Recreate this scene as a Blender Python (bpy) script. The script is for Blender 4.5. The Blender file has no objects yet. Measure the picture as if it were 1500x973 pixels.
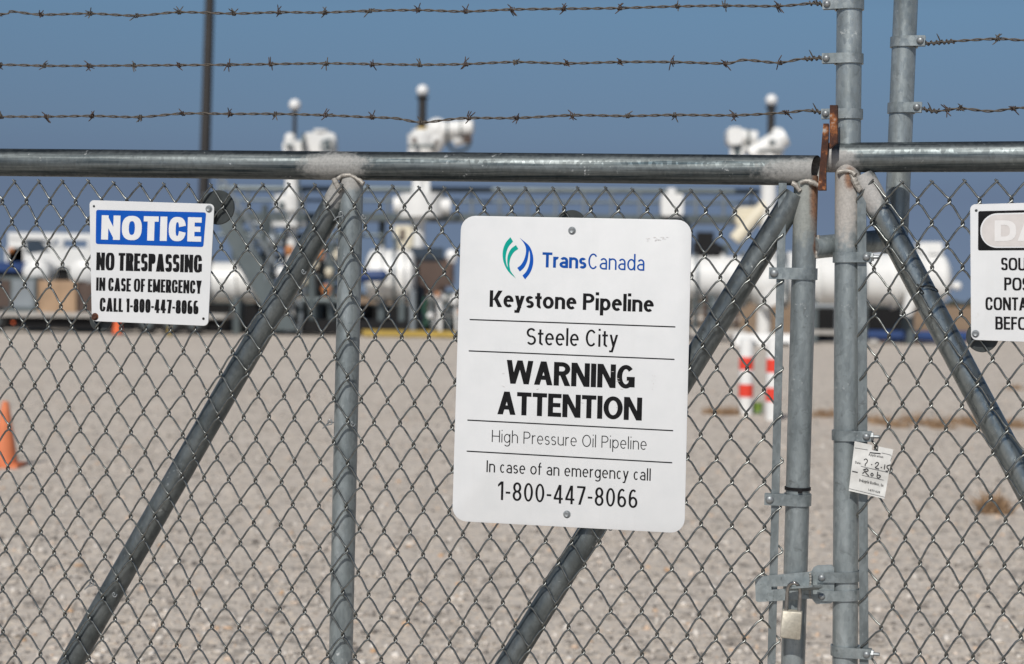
import bpy, math, random
import numpy as np
from mathutils import Vector, Matrix
random.seed(7); rng = np.random.default_rng(7)
R = math.radians
scene = bpy.context.scene
COL = scene.collection

# ------------------------------------------------------------------ camera
FPX, CX, CY = 2574.0, 750.0, 486.5          # focal length and centre in photograph pixels (1500 wide)
CAM = np.array([0.0, -3.5, 1.55])
PITCH, ROLL = math.atan(50.5 / FPX), 0.016
_F = np.array([0, math.cos(PITCH), -math.sin(PITCH)])
_r0, _u0 = np.array([1.0, 0, 0]), np.array([0, math.sin(PITCH), math.cos(PITCH)])
_R = _r0 * math.cos(ROLL) + _u0 * math.sin(ROLL)
_U = _u0 * math.cos(ROLL) - _r0 * math.sin(ROLL)
cam = bpy.data.cameras.new('camera'); cam_ob = bpy.data.objects.new('camera', cam); COL.objects.link(cam_ob)
cam.sensor_width = 36; cam.lens = 36 * FPX / 1500
cam.clip_start = 0.1; cam.clip_end = 6000
cam_ob.matrix_world = Matrix(((_R[0], _U[0], -_F[0], CAM[0]), (_R[1], _U[1], -_F[1], CAM[1]), (_R[2], _U[2], -_F[2], CAM[2]), (0, 0, 0, 1)))
scene.camera = cam_ob
cam.dof.use_dof = True; cam.dof.focus_distance = 3.5; cam.dof.aperture_fstop = 4.4; cam.dof.aperture_blades = 0

# ------------------------------------------------------------------ sky, sun, exposure
SUN_EL, SUN_AZ = R(42), R(197)              # azimuth clockwise from +Y: behind the camera, to its left
world = bpy.data.worlds.new('World'); scene.world = world; world.use_nodes = True
wn, wl = world.node_tree.nodes, world.node_tree.links
bg = wn['Background']
sky = wn.new('ShaderNodeTexSky'); sky.sky_type = 'NISHITA'; sky.sun_disc = False
sky.sun_elevation = SUN_EL; sky.sun_rotation = SUN_AZ
sky.altitude = 800; sky.air_density = 1.0; sky.dust_density = 0.25; sky.ozone_density = 3.0
# clear upper air sampled a little above the horizon, dulled by haze low down, dimmed overhead to weaken the fill light
tc = wn.new('ShaderNodeTexCoord'); lift = wn.new('ShaderNodeVectorMath'); lift.operation = 'ADD'; lift.inputs[1].default_value = (0, 0, 0.22)
nrm_ = wn.new('ShaderNodeVectorMath'); nrm_.operation = 'NORMALIZE'
wl.new(tc.outputs['Generated'], lift.inputs[0]); wl.new(lift.outputs[0], nrm_.inputs[0]); wl.new(nrm_.outputs[0], sky.inputs[0])
sepz = wn.new('ShaderNodeSeparateXYZ'); wl.new(tc.outputs['Generated'], sepz.inputs[0])
sky_tint = wn.new('ShaderNodeValToRGB'); wl.new(sepz.outputs[2], sky_tint.inputs[0])
for k, (p_, c_) in enumerate(((0.0, (0.62, 0.50, 0.44)), (0.06, (0.66, 0.535, 0.475)), (0.092, (0.80, 0.715, 0.61)), (0.16, (0.94, 0.97, 0.83)), (0.42, (0.33, 0.36, 0.38)))):
    el = sky_tint.color_ramp.elements[k] if k < 2 else sky_tint.color_ramp.elements.new(p_)
    el.position = p_; el.color = (*c_, 1)
mul = wn.new('ShaderNodeMix'); mul.data_type = 'RGBA'; mul.blend_type = 'MULTIPLY'; mul.inputs[0].default_value = 1.0
wl.new(sky.outputs[0], mul.inputs[6]); wl.new(sky_tint.outputs[0], mul.inputs[7])
wl.new(mul.outputs[2], bg.inputs[0]); bg.inputs[1].default_value = 0.11
sun = bpy.data.lights.new('sun', 'SUN'); sun.energy = 3.6; sun.angle = R(0.53); sun.color = (1.0, 0.955, 0.89)
sun_ob = bpy.data.objects.new('sun', sun); COL.objects.link(sun_ob)
SDIR = Vector((math.sin(SUN_AZ) * math.cos(SUN_EL), math.cos(SUN_AZ) * math.cos(SUN_EL), math.sin(SUN_EL)))
sun_ob.rotation_euler = SDIR.to_track_quat('Z', 'Y').to_euler(); sun_ob.location = SDIR * 50
vs = scene.view_settings
vs.view_transform = 'Standard'; vs.look = 'None'; vs.exposure = 0.0; vs.gamma = 1.0; vs.use_curve_mapping = False

# ------------------------------------------------------------------ geometry helpers
def ray(px, py):
    px = np.asarray(px, float)[..., None]; py = np.asarray(py, float)[..., None]
    return _F + _R * (px - CX) / FPX + _U * (CY - py) / FPX
def at(px, py, Y):                           # where the sight line through a photo pixel meets the vertical plane y = Y
    d = ray(px, py); t = (np.asarray(Y, float)[..., None] - CAM[1]) / d[..., 1:2]
    return CAM + d * t
def ground(px, py):
    d = ray(px, py); return CAM + d * (-CAM[2] / d[..., 2:3])
class Plane:                                 # a vertical plane; off > 0 lies behind it
    def __init__(s, P0, th):
        s.P0 = np.asarray(P0, float); s.th = th
        s.e = np.array([math.cos(th), -math.sin(th), 0]); s.n = np.array([-math.sin(th), -math.cos(th), 0])
    def __call__(s, px, py, off=0.0):
        d = ray(px, py); off = np.asarray(off, float)
        k = (s.P0 - CAM) @ s.n - off
        return CAM + d * (k / (d @ s.n))[..., None]
TL = R(12); LEFT = Plane(at(840, 550, 0.0), TL)
RIGHT = Plane(LEFT(1210, 550), R(18))

class MB:                                    # collects shapes, becomes ONE mesh object
    def __init__(s): s.v = []; s.f = []; s.n = 0
    def add(s, v, f):
        v = np.asarray(v, float); s.v.append(v)
        s.f.extend([tuple(i + s.n for i in q) for q in f]); s.n += len(v); return s
    def box(s, c, size, rot=0.0):
        x, y, z = np.asarray(size, float) / 2
        v = np.array([(a, b, d) for d in (-z, z) for (a, b) in ((-x, -y), (x, -y), (x, y), (-x, y))])
        if rot:
            cs, sn = math.cos(rot), math.sin(rot); v = np.stack([v[:, 0] * cs - v[:, 1] * sn, v[:, 0] * sn + v[:, 1] * cs, v[:, 2]], 1)
        return s.add(v + np.asarray(c, float), [(3, 2, 1, 0), (4, 5, 6, 7), (0, 1, 5, 4), (1, 2, 6, 5), (2, 3, 7, 6), (3, 0, 4, 7)])
    def tube(s, pts, rad, sides=8, caps=True, ref=None, closed=False):
        p = np.asarray(pts, float); n = len(p); rad = np.broadcast_to(np.asarray(rad, float), (n,))
        if closed: t = np.roll(p, -1, 0) - np.roll(p, 1, 0)
        else: t = np.gradient(p, axis=0)
        t /= np.linalg.norm(t, axis=1, keepdims=True) + 1e-12
        if ref is None:
            ref = np.array([0, 0, 1.0]) if abs(t[:, 2]).mean() < 0.7 else np.array([1.0, 0, 0])
        b = np.cross(t, ref); b /= np.linalg.norm(b, axis=1, keepdims=True) + 1e-9
        m = np.cross(b, t)
        a = np.arange(sides) * 2 * math.pi / sides
        v = p[:, None] + rad[:, None, None] * (b[:, None] * np.cos(a)[None, :, None] + m[:, None] * np.sin(a)[None, :, None])
        f = []
        for i in range(n if closed else n - 1):
            j = (i + 1) % n
            for k in range(sides):
                l = (k + 1) % sides; f.append((i * sides + k, i * sides + l, j * sides + l, j * sides + k))
        if caps and not closed:
            f.append(tuple(range(sides - 1, -1, -1))); f.append(tuple((n - 1) * sides + k for k in range(sides)))
        return s.add(v.reshape(-1, 3), f)
    def cyl(s, a, b, r, r2=None, sides=24, caps=True): return s.tube([a, b], [r, r if r2 is None else r2], sides, caps)
    def lathe(s, base, prof, sides=24, axis=(0, 0, 1), start=(1, 0, 0)):   # prof: (radius, height)
        ax = np.asarray(axis, float); ax /= np.linalg.norm(ax)
        u = np.asarray(start, float) - ax * np.dot(start, ax)
        if np.linalg.norm(u) < 1e-6: u = np.cross(ax, [0, 1, 0.3])
        u /= np.linalg.norm(u); w = np.cross(ax, u)
        a = np.arange(sides) * 2 * math.pi / sides
        ring = np.cos(a)[:, None] * u + np.sin(a)[:, None] * w
        v = np.concatenate([np.asarray(base, float) + ring * r + ax * h for r, h in prof]); f = []
        for i in range(len(prof) - 1):
            for k in range(sides):
                l = (k + 1) % sides; f.append((i * sides + k, i * sides + l, (i + 1) * sides + l, (i + 1) * sides + k))
        f.append(tuple(range(sides - 1, -1, -1))); f.append(tuple((len(prof) - 1) * sides + k for k in range(sides)))
        return s.add(v, f)
    def ball(s, c, r, nu=20, nv=12, sc=(1, 1, 1)):
        prof = [(max(1e-4, math.sin(math.pi * i / nv)) * r, -math.cos(math.pi * i / nv) * r) for i in range(nv + 1)]
        m = MB().lathe((0, 0, 0), prof, nu)
        return s.add(np.concatenate(m.v) * np.asarray(sc) + np.asarray(c, float), m.f)
    def slab(s, outline, thick):             # outline: front polygon (n,3); thick: vector to the back face
        o = np.asarray(outline, float); n = len(o); t = np.asarray(thick, float)
        f = [tuple(range(n)), tuple(range(2 * n - 1, n - 1, -1))] + [(i, n + i, n + (i + 1) % n, (i + 1) % n) for i in range(n)]
        return s.add(np.concatenate([o, o + t]), f)
    def build(s, name, mat, parent=None, loc=None, smooth=30):
        v = np.concatenate(s.v)
        if parent is not None: M = frame(parent)
        else:
            if loc is None: loc = (float(v[:, 0].mean()), float(v[:, 1].mean()), float(v[:, 2].min()))
            M = Matrix.Translation(loc)
        Mi = np.array(M.inverted()); v = v @ Mi[:3, :3].T + Mi[:3, 3]
        me = bpy.data.meshes.new(name); me.from_pydata(v.tolist(), [], s.f); me.update()
        if smooth:
            me.polygons.foreach_set('use_smooth', [True] * len(me.polygons)); me.set_sharp_from_angle(angle=R(smooth))
        me.materials.append(mat)
        o = bpy.data.objects.new(name, me); COL.objects.link(o)
        if parent is not None: o.parent = parent
        else: o.location = loc
        return o
def frame(o):                                # world matrix without waiting for the dependency graph
    M = Matrix.Translation(o.location) @ o.rotation_euler.to_matrix().to_4x4()
    return frame(o.parent) @ M if o.parent else M
def tag(o, label=None, cat=None, group=None, kind=None):
    for k, val in (('label', label), ('category', cat), ('group', group), ('kind', kind)):
        if val: o[k] = val
    return o
def thing(name, label, cat, loc, rz=0.0, group=None):
    o = bpy.data.objects.new(name, None); COL.objects.link(o); o.empty_display_size = 0.1
    o.location = tuple(float(c) for c in loc); o.rotation_euler = (0, 0, rz)
    return tag(o, label, cat, group)
def spline(pts, step):                       # Catmull-Rom through (n,k) points
    p = np.asarray(pts, float); q = np.vstack([2 * p[0] - p[1], p, 2 * p[-1] - p[-2]]); out = []
    for i in range(1, len(q) - 2):
        n = max(2, int(np.linalg.norm(q[i + 1] - q[i]) / step)); t = np.linspace(0, 1, n, endpoint=False)[:, None]
        a, b, c, d = q[i - 1], q[i], q[i + 1], q[i + 2]
        out.append(0.5 * (2 * b + (c - a) * t + (2 * a - 5 * b + 4 * c - d) * t ** 2 + (3 * b - a - 3 * c + d) * t ** 3))
    out.append(p[-1:]); return np.vstack(out)

# ------------------------------------------------------------------ materials
class NT:
    def __init__(s, name):
        s.m = bpy.data.materials.new(name); s.m.use_nodes = True; s.t = s.m.node_tree; s.b = s.t.nodes['Principled BSDF']; s._co = {}
    def co(s, kind='Object'):
        if kind not in s._co: s._co[kind] = s.t.nodes.new('ShaderNodeTexCoord').outputs[kind]
        return s._co[kind]
    def put(s, sock, v):
        if hasattr(v, 'is_linked') or hasattr(v, 'links'): s.t.links.new(v, sock)
        else:
            if hasattr(sock.default_value, '__len__') and not hasattr(v, '__len__'): v = (v,) * len(sock.default_value)
            if hasattr(sock.default_value, '__len__') and len(sock.default_value) == 4 and len(v) == 3: v = (*v, 1)
            sock.default_value = v
    def set(s, **k):
        for n, v in k.items(): s.put(s.b.inputs[n.replace('_', ' ')], v)
        return s
    def mapv(s, vec, scale=(1, 1, 1), loc=(0, 0, 0)):
        n = s.t.nodes.new('ShaderNodeMapping'); s.put(n.inputs['Vector'], vec); n.inputs['Scale'].default_value = scale; n.inputs['Location'].default_value = loc
        return n.outputs[0]
    def noise(s, scale, detail=4, rough=0.55, vec=None, stretch=None, dist=0.0):
        n = s.t.nodes.new('ShaderNodeTexNoise'); vec = s.co() if vec is None else vec
        if stretch: vec = s.mapv(vec, stretch)
        s.put(n.inputs['Vector'], vec); n.inputs['Scale'].default_value = scale; n.inputs['Detail'].default_value = detail
        n.inputs['Roughness'].default_value = rough; n.inputs['Distortion'].default_value = dist
        return n.outputs['Fac']
    def voro(s, scale, vec=None, out='Color', stretch=None):
        n = s.t.nodes.new('ShaderNodeTexVoronoi'); vec = s.co() if vec is None else vec
        if stretch: vec = s.mapv(vec, stretch)
        s.put(n.inputs['Vector'], vec); n.inputs['Scale'].default_value = scale; return n.outputs[out]
    def ramp(s, fac, *stops):
        n = s.t.nodes.new('ShaderNodeValToRGB'); s.put(n.inputs[0], fac); e = n.color_ramp.elements
        while len(e) < len(stops): e.new(0.5)
        for el, (p, c) in zip(e, stops):
            el.position = p; el.color = (*c, 1) if hasattr(c, '__len__') else (c, c, c, 1)
        return n.outputs[0]
    def mix(s, fac, a, b, mode='MIX'):
        n = s.t.nodes.new('ShaderNodeMix'); n.data_type = 'RGBA'; n.blend_type = mode
        s.put(n.inputs[0], fac); s.put(n.inputs[6], a); s.put(n.inputs[7], b); return n.outputs[2]
    def math(s, op, a, b=0.0):
        n = s.t.nodes.new('ShaderNodeMath'); n.operation = op; s.put(n.inputs[0], a); s.put(n.inputs[1], b); n.use_clamp = False; return n.outputs[0]
    def bump(s, h, strength=0.3, dist=0.002):
        n = s.t.nodes.new('ShaderNodeBump'); s.put(n.inputs['Height'], h); n.inputs['Strength'].default_value = strength; n.inputs['Distance'].default_value = dist
        s.t.links.new(n.outputs[0], s.b.inputs['Normal']); return s
    def blob(s, c, r, soft=0.35, nscale=90):  # 1 inside an ellipsoid with a ragged edge
        v = s.t.nodes.new('ShaderNodeVectorMath'); v.operation = 'SUBTRACT'; s.put(v.inputs[0], s.co()); v.inputs[1].default_value = c
        w = s.t.nodes.new('ShaderNodeVectorMath'); w.operation = 'DIVIDE'; s.put(w.inputs[0], v.outputs[0]); w.inputs[1].default_value = r
        l = s.t.nodes.new('ShaderNodeVectorMath'); l.operation = 'LENGTH'; s.put(l.inputs[0], w.outputs[0])
        d = s.math('ADD', l.outputs['Value'], s.math('MULTIPLY', s.math('SUBTRACT', s.noise(nscale, 5, 0.65), 0.5), 0.9))
        n = s.t.nodes.new('ShaderNodeMapRange'); n.interpolation_type = 'SMOOTHSTEP'; s.put(n.inputs[0], d)
        n.inputs[1].default_value = 1.0; n.inputs[2].default_value = 1.0 - soft; n.inputs[3].default_value = 0; n.inputs[4].default_value = 1
        return n.outputs[0]
def plain(name, col, rough=0.55, metal=0.0, var=0.12, nscale=3.0, **k):
    t = NT(name); n = t.noise(nscale, 5)
    c = np.array(col)
    t.set(Base_Color=t.ramp(n, (0.3, tuple(c * (1 - var))), (0.7, tuple(np.minimum(1, c * (1 + var))))), Roughness=rough, Metallic=metal, **k)
    return t.m
def galv(name, stretch, patches=(), dark=1.0, rust=(), metal=0.6, rr=(0.34, 0.50), streak=0.0, pk=0.8, grime=0.5):
    t = NT(name)
    a = t.noise(26, 6, 0.65, stretch=stretch); c = t.noise(9, 4, 0.5, stretch=stretch)
    sp = t.t.nodes.new('ShaderNodeSeparateColor'); t.t.links.new(t.voro(150, out='Color', stretch=(1, 1, .6)), sp.inputs[0])      # zinc spangle
    D = lambda r, gg, b: tuple(np.array((r, gg, b)) * dark)
    col = t.ramp(a, (0.28, D(.22, .255, .265)), (0.5, D(.345, .39, .40)), (0.74, D(.50, .55, .56)))
    col = t.mix(0.4, col, t.ramp(sp.outputs[0], (0.0, 0.72), (0.5, 1.0), (1.0, 1.22)), 'MULTIPLY')
    spots = t.ramp(t.math('MULTIPLY', t.noise(150, 3, 0.6), t.noise(19, 4, 0.6, dist=0.6)), (0.39, 0.0), (0.47, 1.0))   # white bloom and scuffs
    col = t.mix(t.math('MULTIPLY', spots, 0.6), col, (0.60, 0.62, 0.62))
    if streak:
        w = t.ramp(t.noise(75, 4, 0.65, stretch=stretch), (0.36, (1 - streak, 1 - streak * .92, 1 - streak * .86)), (0.50, .85), (0.63, 1.25)); col = t.mix(1.0, col, w, 'MULTIPLY')
    dirt = t.ramp(t.noise(30, 6, 0.75, dist=1.2), (0.58, 0.0), (0.70, 1.0))
    col = t.mix(t.math('MULTIPLY', dirt, grime), col, (0.06, 0.062, 0.06))
    me = t.math('MULTIPLY', t.math('SUBTRACT', 1.0, spots), metal)
    rough = t.ramp(t.math('ADD', t.math('MULTIPLY', c, .6), t.math('MULTIPLY', sp.outputs[1], .4)), (0.3, rr[0]), (0.7, rr[1]))
    for cen, rad, pc in patches:
        k = t.math('MULTIPLY', t.blob(cen, rad, 0.5), pk); col = t.mix(k, col, t.mix(0.6, pc, t.ramp(t.noise(200, 4, .7), (.3, .6), (.7, 1.3)), 'MULTIPLY'))
        me = t.math('MULTIPLY', me, t.math('SUBTRACT', 1.0, k)); rough = t.mix(k, rough, 0.75)
    for cen, rad in rust:
        k = t.blob(cen, rad, 0.6, 60); col = t.mix(t.math('MULTIPLY', k, 0.85), col, t.ramp(t.noise(120, 4), (0.35, (0.08, 0.025, 0.010)), (0.65, (0.26, 0.11, 0.04))))
        me = t.math('MULTIPLY', me, t.math('SUBTRACT', 1.0, k)); rough = t.mix(k, rough, 0.85)
    t.set(Base_Color=col, Metallic=me, Roughness=rough).bump(t.math('ADD', a, t.math('MULTIPLY', t.noise(260, 3), .5)), 0.18, 0.001)
    return t.m
M = {}
M['wire'] = plain('fence_wire', (0.235, 0.245, 0.235), 0.36, 1.0, 0.35, 120)
M['band'] = galv('galvanised_band', (1, 1, 1), dark=0.82)
M['bolt'] = plain('galvanised_bolt', (0.30, 0.32, 0.33), 0.48, 0.6, 0.2, 200)
M['weld'] = plain('weld_metal', (0.34, 0.32, 0.29), 0.6, 0.35, 0.35, 220)
M['barb'] = plain('weathered_barbed_wire', (0.105, 0.09, 0.075), 0.7, 0.35, 0.35, 150)
M['barb_rust'] = plain('rusty_barb', (0.085, 0.058, 0.046), 0.75, 0.3, 0.35, 200)
t = NT('rusted_steel'); n = t.noise(45, 6, 0.65)
t.set(Base_Color=t.ramp(n, (0.34, (0.022, 0.010, 0.008)), (0.5, (0.075, 0.026, 0.013)), (0.59, (0.27, 0.095, 0.028)), (0.68, (0.40, 0.36, 0.32))), Roughness=0.85).bump(t.noise(160, 5), 0.6, 0.002); M['rust'] = t.m
M['black_plastic'] = plain('black_plastic', (0.010, 0.010, 0.011), 0.5, 0, 0.2, 60, Specular_IOR_Level=0.2)
t = NT('sign_white'); n = t.noise(18, 5, 0.6); g = t.ramp(t.math('MULTIPLY', t.noise(70, 4, 0.7), t.noise(9, 3)), (0.40, 0.0), (0.47, 1.0))
run = t.ramp(t.noise(34, 4, .65, stretch=(1, 1, .06)), (.56, 0.0), (.74, 1.0)); g = t.math('MAXIMUM', g, t.math('MULTIPLY', run, .35))
t.set(Base_Color=t.mix(t.math('MULTIPLY', g, 0.25), t.ramp(n, (0.3, (0.645, 0.66, 0.67)), (0.7, (0.69, 0.70, 0.71))), (0.5, 0.49, 0.46)), Roughness=0.42, Specular_IOR_Level=0.35); M['sign'] = t.m
M['print_black'] = plain('black_print', (0.012, 0.012, 0.013), 0.45, 0, 0.3, 80, Specular_IOR_Level=0.08)
M['print_blue'] = plain('blue_print', (0.008, 0.085, 0.42), 0.4, 0, 0.06, 40, Specular_IOR_Level=0.08)
M['print_navy'] = plain('navy_print', (0.008, 0.075, 0.34), 0.4, 0, 0.06, 40, Specular_IOR_Level=0.08)
M['print_teal'] = plain('teal_print', (0.005, 0.33, 0.27), 0.4, 0, 0.06, 40, Specular_IOR_Level=0.08)
M['print_white'] = plain('white_print', (0.71, 0.72, 0.73), 0.42, 0, 0.03, 40)
M['print_faded'] = plain('faded_print', (0.60, 0.57, 0.555), 0.5, 0, 0.05, 60)
M['print_pale'] = plain('pale_faded_print', (0.72, 0.71, 0.705), 0.5, 0, 0.03, 60)
M['washer'] = plain('grey_backing_disc', (0.045, 0.052, 0.052), 0.45, 0.3, 0.2, 60)
M['paper'] = plain('weathered_paper', (0.62, 0.62, 0.60), 0.7, 0, 0.1, 60)
M['ink'] = plain('pen_ink', (0.015, 0.015, 0.018), 0.6, 0, 0.2, 60)
M['brass'] = plain('satin_nickel_lock', (0.46, 0.43, 0.36), 0.55, 0.40, 0.16, 160)
M['shackle'] = plain('steel_shackle', (0.34, 0.33, 0.32), 0.3, 0.9, 0.2, 120)
M['latch'] = galv('dirty_latch_steel', (1, 1, 1), dark=0.88, metal=.5, grime=.9)
M['white'] = plain('white_pipe_paint', (0.78, 0.78, 0.76), 0.4, 0, 0.06, 1.5)
M['cream'] = plain('cream_paint', (0.70, 0.64, 0.50), 0.5, 0, 0.08, 1.5)
M['steel'] = plain('grey_green_steel', (0.13, 0.155, 0.16), 0.5, 0.5, 0.15, 1.5)
M['steel_light'] = plain('pale_steel', (0.27, 0.30, 0.32), 0.5, 0.5, 0.15, 1.5)
M['black'] = plain('black_parts_and_shade', (0.004, 0.004, 0.005), 0.85, 0, 0.3, 1.0)  # black parts, also the strips standing for shade under the equipment
M['dark_brown'] = plain('dark_bronze_pole', (0.030, 0.027, 0.025), 0.6, 0, 0.15, 1.0)
M['brown'] = plain('brown_paint', (0.085, 0.055, 0.042), 0.6, 0, 0.25, 1.0)
M['blue'] = plain('blue_paint', (0.012, 0.045, 0.16), 0.5, 0, 0.2, 1.0)
M['glass'] = plain('dark_glass', (0.04, 0.055, 0.075), 0.12, 0, 0.1, 1.0)
M['tyre'] = plain('tyre_rubber', (0.012, 0.012, 0.012), 0.85, 0, 0.2, 3)
M['carton'] = plain('brown_crate', (0.40, 0.27, 0.17), 0.8, 0, 0.15, 1.5)
M['orange'] = plain('orange_plastic', (0.80, 0.14, 0.035), 0.5, 0, 0.10, 8)
M['orange_faded'] = plain('sun_faded_orange_plastic', (0.66, 0.20, 0.085), 0.7, 0, 0.16, 9)
M['red'] = plain('red_reflective_tape', (0.75, 0.055, 0.03), 0.45, 0, 0.08, 6)
M['yellow'] = plain('yellow_paint', (0.42, 0.29, 0.06), 0.5, 0, 0.12, 2)
M['green'] = plain('green_bucket_plastic', (0.17, 0.27, 0.04), 0.5, 0, 0.1, 6)
M['globe'] = plain('white_globe', (0.85, 0.85, 0.84), 0.3, 0, 0.02, 3)
M['hose'] = plain('dark_green_hose', (0.015, 0.07, 0.045), 0.6, 0, 0.1, 6)
M['copper'] = plain('orange_valve_paint', (0.50, 0.20, 0.07), 0.5, 0, 0.2, 3)
M['concrete'] = plain('pale_concrete', (0.42, 0.40, 0.37), 0.8, 0, 0.12, 3)
M['dry'] = plain('dry_weed', (0.33, 0.215, 0.125), 0.8, 0, 0.55, 30)

# ------------------------------------------------------------------ lettering (a small stroke alphabet, cap height 1)
def _sq(c, e): return math.copysign(abs(c) ** (2 / e), c)
def ring(x0, x1, y0, y1, a0, a1, t, b, e=2.0):
    cx, cy, rx, ry = (x0 + x1) / 2, (y0 + y1) / 2, (x1 - x0) / 2, (y1 - y0) / 2
    n = max(4, int(abs(a1 - a0) / 9)); o, i = [], []
    for k in range(n + 1):
        a = R(a0 + (a1 - a0) * k / n); c, s = _sq(math.cos(a), e), _sq(math.sin(a), e)
        o.append((cx + rx * c, cy + ry * s)); i.append((cx + max(.005, rx - t) * c, cy + max(.005, ry - b) * s))
    return ('strip', o, i)
def rect(x0, y0, x1, y1): return ('poly', [(x0, y0), (x1, y0), (x1, y1), (x0, y1)])
def diag(x0, y0, x1, y1, t): return ('poly', [(x0, y0), (x0 + t, y0), (x1 + t, y1), (x1, y1)])
GW = dict(A=.68, B=.58, C=.62, D=.66, E=.50, F=.46, G=.66, H=.66, K=.62, L=.46, M=.82, N=.68, O=.72, P=.56, R=.60, S=.54, T=.54, U=.64, W=.98, Y=.62, I=0, i=0, l=0,
          a=.47, b=.52, c=.42, d=.52, e=.50, f=.30, g=.52, h=.50, m=.80, n=.50, o=.54, p=.52, r=.30, s=.40, t=.32, u=.50, v=.48, x=.46, y=.48)
GW.update({'0': .55, '1': .33, '2': .52, '4': .56, '5': .52, '6': .54, '7': .52, '8': .54, '-': .28, ' ': .20, '.': 0, ',': 0, ':': 0})
def glyph(ch, w, t, b, e, X):
    TA = 42 if e < 2.3 else 12
    ND = 1.1 if w > t * 3.0 else .82
    S = lambda x0=0, y0=0, y1=1.0: rect(x0, y0, x0 + t, y1)
    d = t * 1.08
    if ch in 'Il': return [S(0, 0, 1.0 if ch == 'I' else 1.05)]
    if ch == 'i': return [S(0, 0, X), rect(0, 1.0 - b * .55, t, 1.0 + b * .55)]
    if ch == '.': return [rect(0, 0, t, b)]
    if ch == ',': return [rect(0, -.1, t, b)]
    if ch == ':': return [rect(0, 0, t, b), rect(0, X - b, t, X)]
    if ch == '-': return [rect(0, .36, w, .36 + b)]
    if ch == 'A':
        k = (w - d) / 2; y = .22; x = k * y
        return [diag(0, 0, k, 1, d), diag(w - d, 0, k, 1, d), ('poly', [(x + d * .6, y), (w - x - d * .6, y), (w - x - d * .6 - k * b, y + b), (x + d * .6 + k * b, y + b)])]
    if ch == 'B': return [S(), rect(t, 1 - b, w * .5, 1), rect(t, 0, w * .5, b), rect(t, .5 - b * .4, w * .5, .5 + b * .6), ring(0, w * .95, .5 - b * .4, 1, -90, 90, t, b, e), ring(0, w, 0, .5 + b * .6, -90, 90, t, b, e)]
    if ch == 'C': return [ring(0, w, 0, 1, TA, 360 - TA, t, b, e)]
    if ch == 'D':
        return [S(), rect(t, 1 - b, w * .42, 1), rect(t, 0, w * .42, b), ring(w * -.16, w, 0, 1, -90, 90, t, b, e)]
    if ch in 'EF':
        g = [S(), rect(t, 1 - b, w, 1), rect(t, .5 - b * .45, w * .93, .5 + b * .55)]
        return g + [rect(t, 0, w, b)] if ch == 'E' else g
    if ch == 'G': return [ring(0, w, 0, 1, TA, 335, t, b, e), rect(w * .55, .5 - b, w, .5), rect(w - t, .06, w, .5 - b)]
    if ch == 'H': return [S(), S(w - t), rect(t, .5 - b / 2, w - t, .5 + b / 2)]
    if ch == 'K': return [S(), diag(t * .9, .42, w - d * 1.15, 1, d * 1.15), ('poly', [(w - d * 1.2, 0), (w, 0), (t + d * 1.05, .62), (t + d * .2, .50)])]
    if ch == 'L': return [S(), rect(t, 0, w, b)]
    if ch == 'M': return [S(), S(w - t), diag(w / 2 - d * ND * .42, .06, t * .2, 1, d * ND * .84), diag(w / 2 - d * ND * .42, .06, w - t * .2 - d * ND * .84, 1, d * ND * .84)]
    if ch == 'N': return [S(), S(w - t), diag(w - t * ND, 0, 0, 1, t * ND)]
    if ch in 'O0': return [ring(0, w, 0, 1, 0, 360, t, b, e)]
    if ch in 'PR':
        y = .43; g = [S(), rect(t, 1 - b, w * .5, 1), rect(t, y, w * .5, y + b), ring(0, w, y, 1, -90, 90, t, b, e)]
        if ch == 'R': g.append(diag(w - d * .95, 0, w * .36, y + b * .3, d * 1.02))
        return g
    if ch in 'Ss':
        h = 1.0 if ch == 'S' else X; m = h * .51
        return [ring(0, w * .97, m - b * .55, h, TA * .75, 270, t, b, e), ring(0, w, 0, m + b * .45, 90, -180 + TA * .75, t, b, e)]
    if ch == 'T': return [rect(w / 2 - t / 2, 0, w / 2 + t / 2, 1 - b), rect(0, 1 - b, w, 1)]
    if ch == 'U': return [S(0, .3), S(w - t, .3), ring(0, w, 0, .62, 180, 360, t, b, e)]
    if ch == 'W':
        q = w * .25; d2 = d * .92
        return [diag(q - d2 / 2, 0, 0, 1, d2), diag(q - d2 / 2, 0, w / 2 - d2 / 2, 1, d2), diag(w - q - d2 / 2, 0, w / 2 - d2 / 2, 1, d2), diag(w - q - d2 / 2, 0, w - d2, 1, d2)]
    if ch == 'Y': return [rect(w / 2 - t / 2, 0, w / 2 + t / 2, .46), diag(w / 2 - d / 2, .40, 0, 1, d), diag(w / 2 - d / 2, .40, w - d, 1, d)]
    if ch == '1': return [rect(w - t, 0, w, 1), ('poly', [(0, .70), (w - t, .84), (w - t, 1), (w - t * 1.15, 1), (0, .84 - b * .1)])]
    if ch == '2': return [rect(0, 0, w, b), ring(0, w, .42, 1, 165, -25, t, b, e), ('poly', [(0, b), (t * 1.35, b), (w * .98, .60), (w - t * .95, .62)])]
    if ch == '4': return [rect(w * .82 - t, 0, w * .82, 1), rect(0, .20, w, .20 + b), ('poly', [(0, .20 + b), (t * 1.0, .20 + b), (w * .82 - t * .3, 1), (w * .82 - t * 1.15, 1)])]
    if ch == '5': return [rect(w * .08, 1 - b, w * .95, 1), rect(w * .08, .48, w * .08 + t * .9, 1 - b), ring(0, w, 0, .64, 130, -150, t, b, e)]
    if ch == '6': return [ring(0, w, 0, .60, 0, 360, t, b, e), ring(0, w * 1.02, .05, 1, 55, 190, t, b, e), rect(0, .28, t, .55)]
    if ch == '7': return [rect(0, 1 - b, w, 1), diag(w * .18, 0, w - d, 1 - b, d)]
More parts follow.
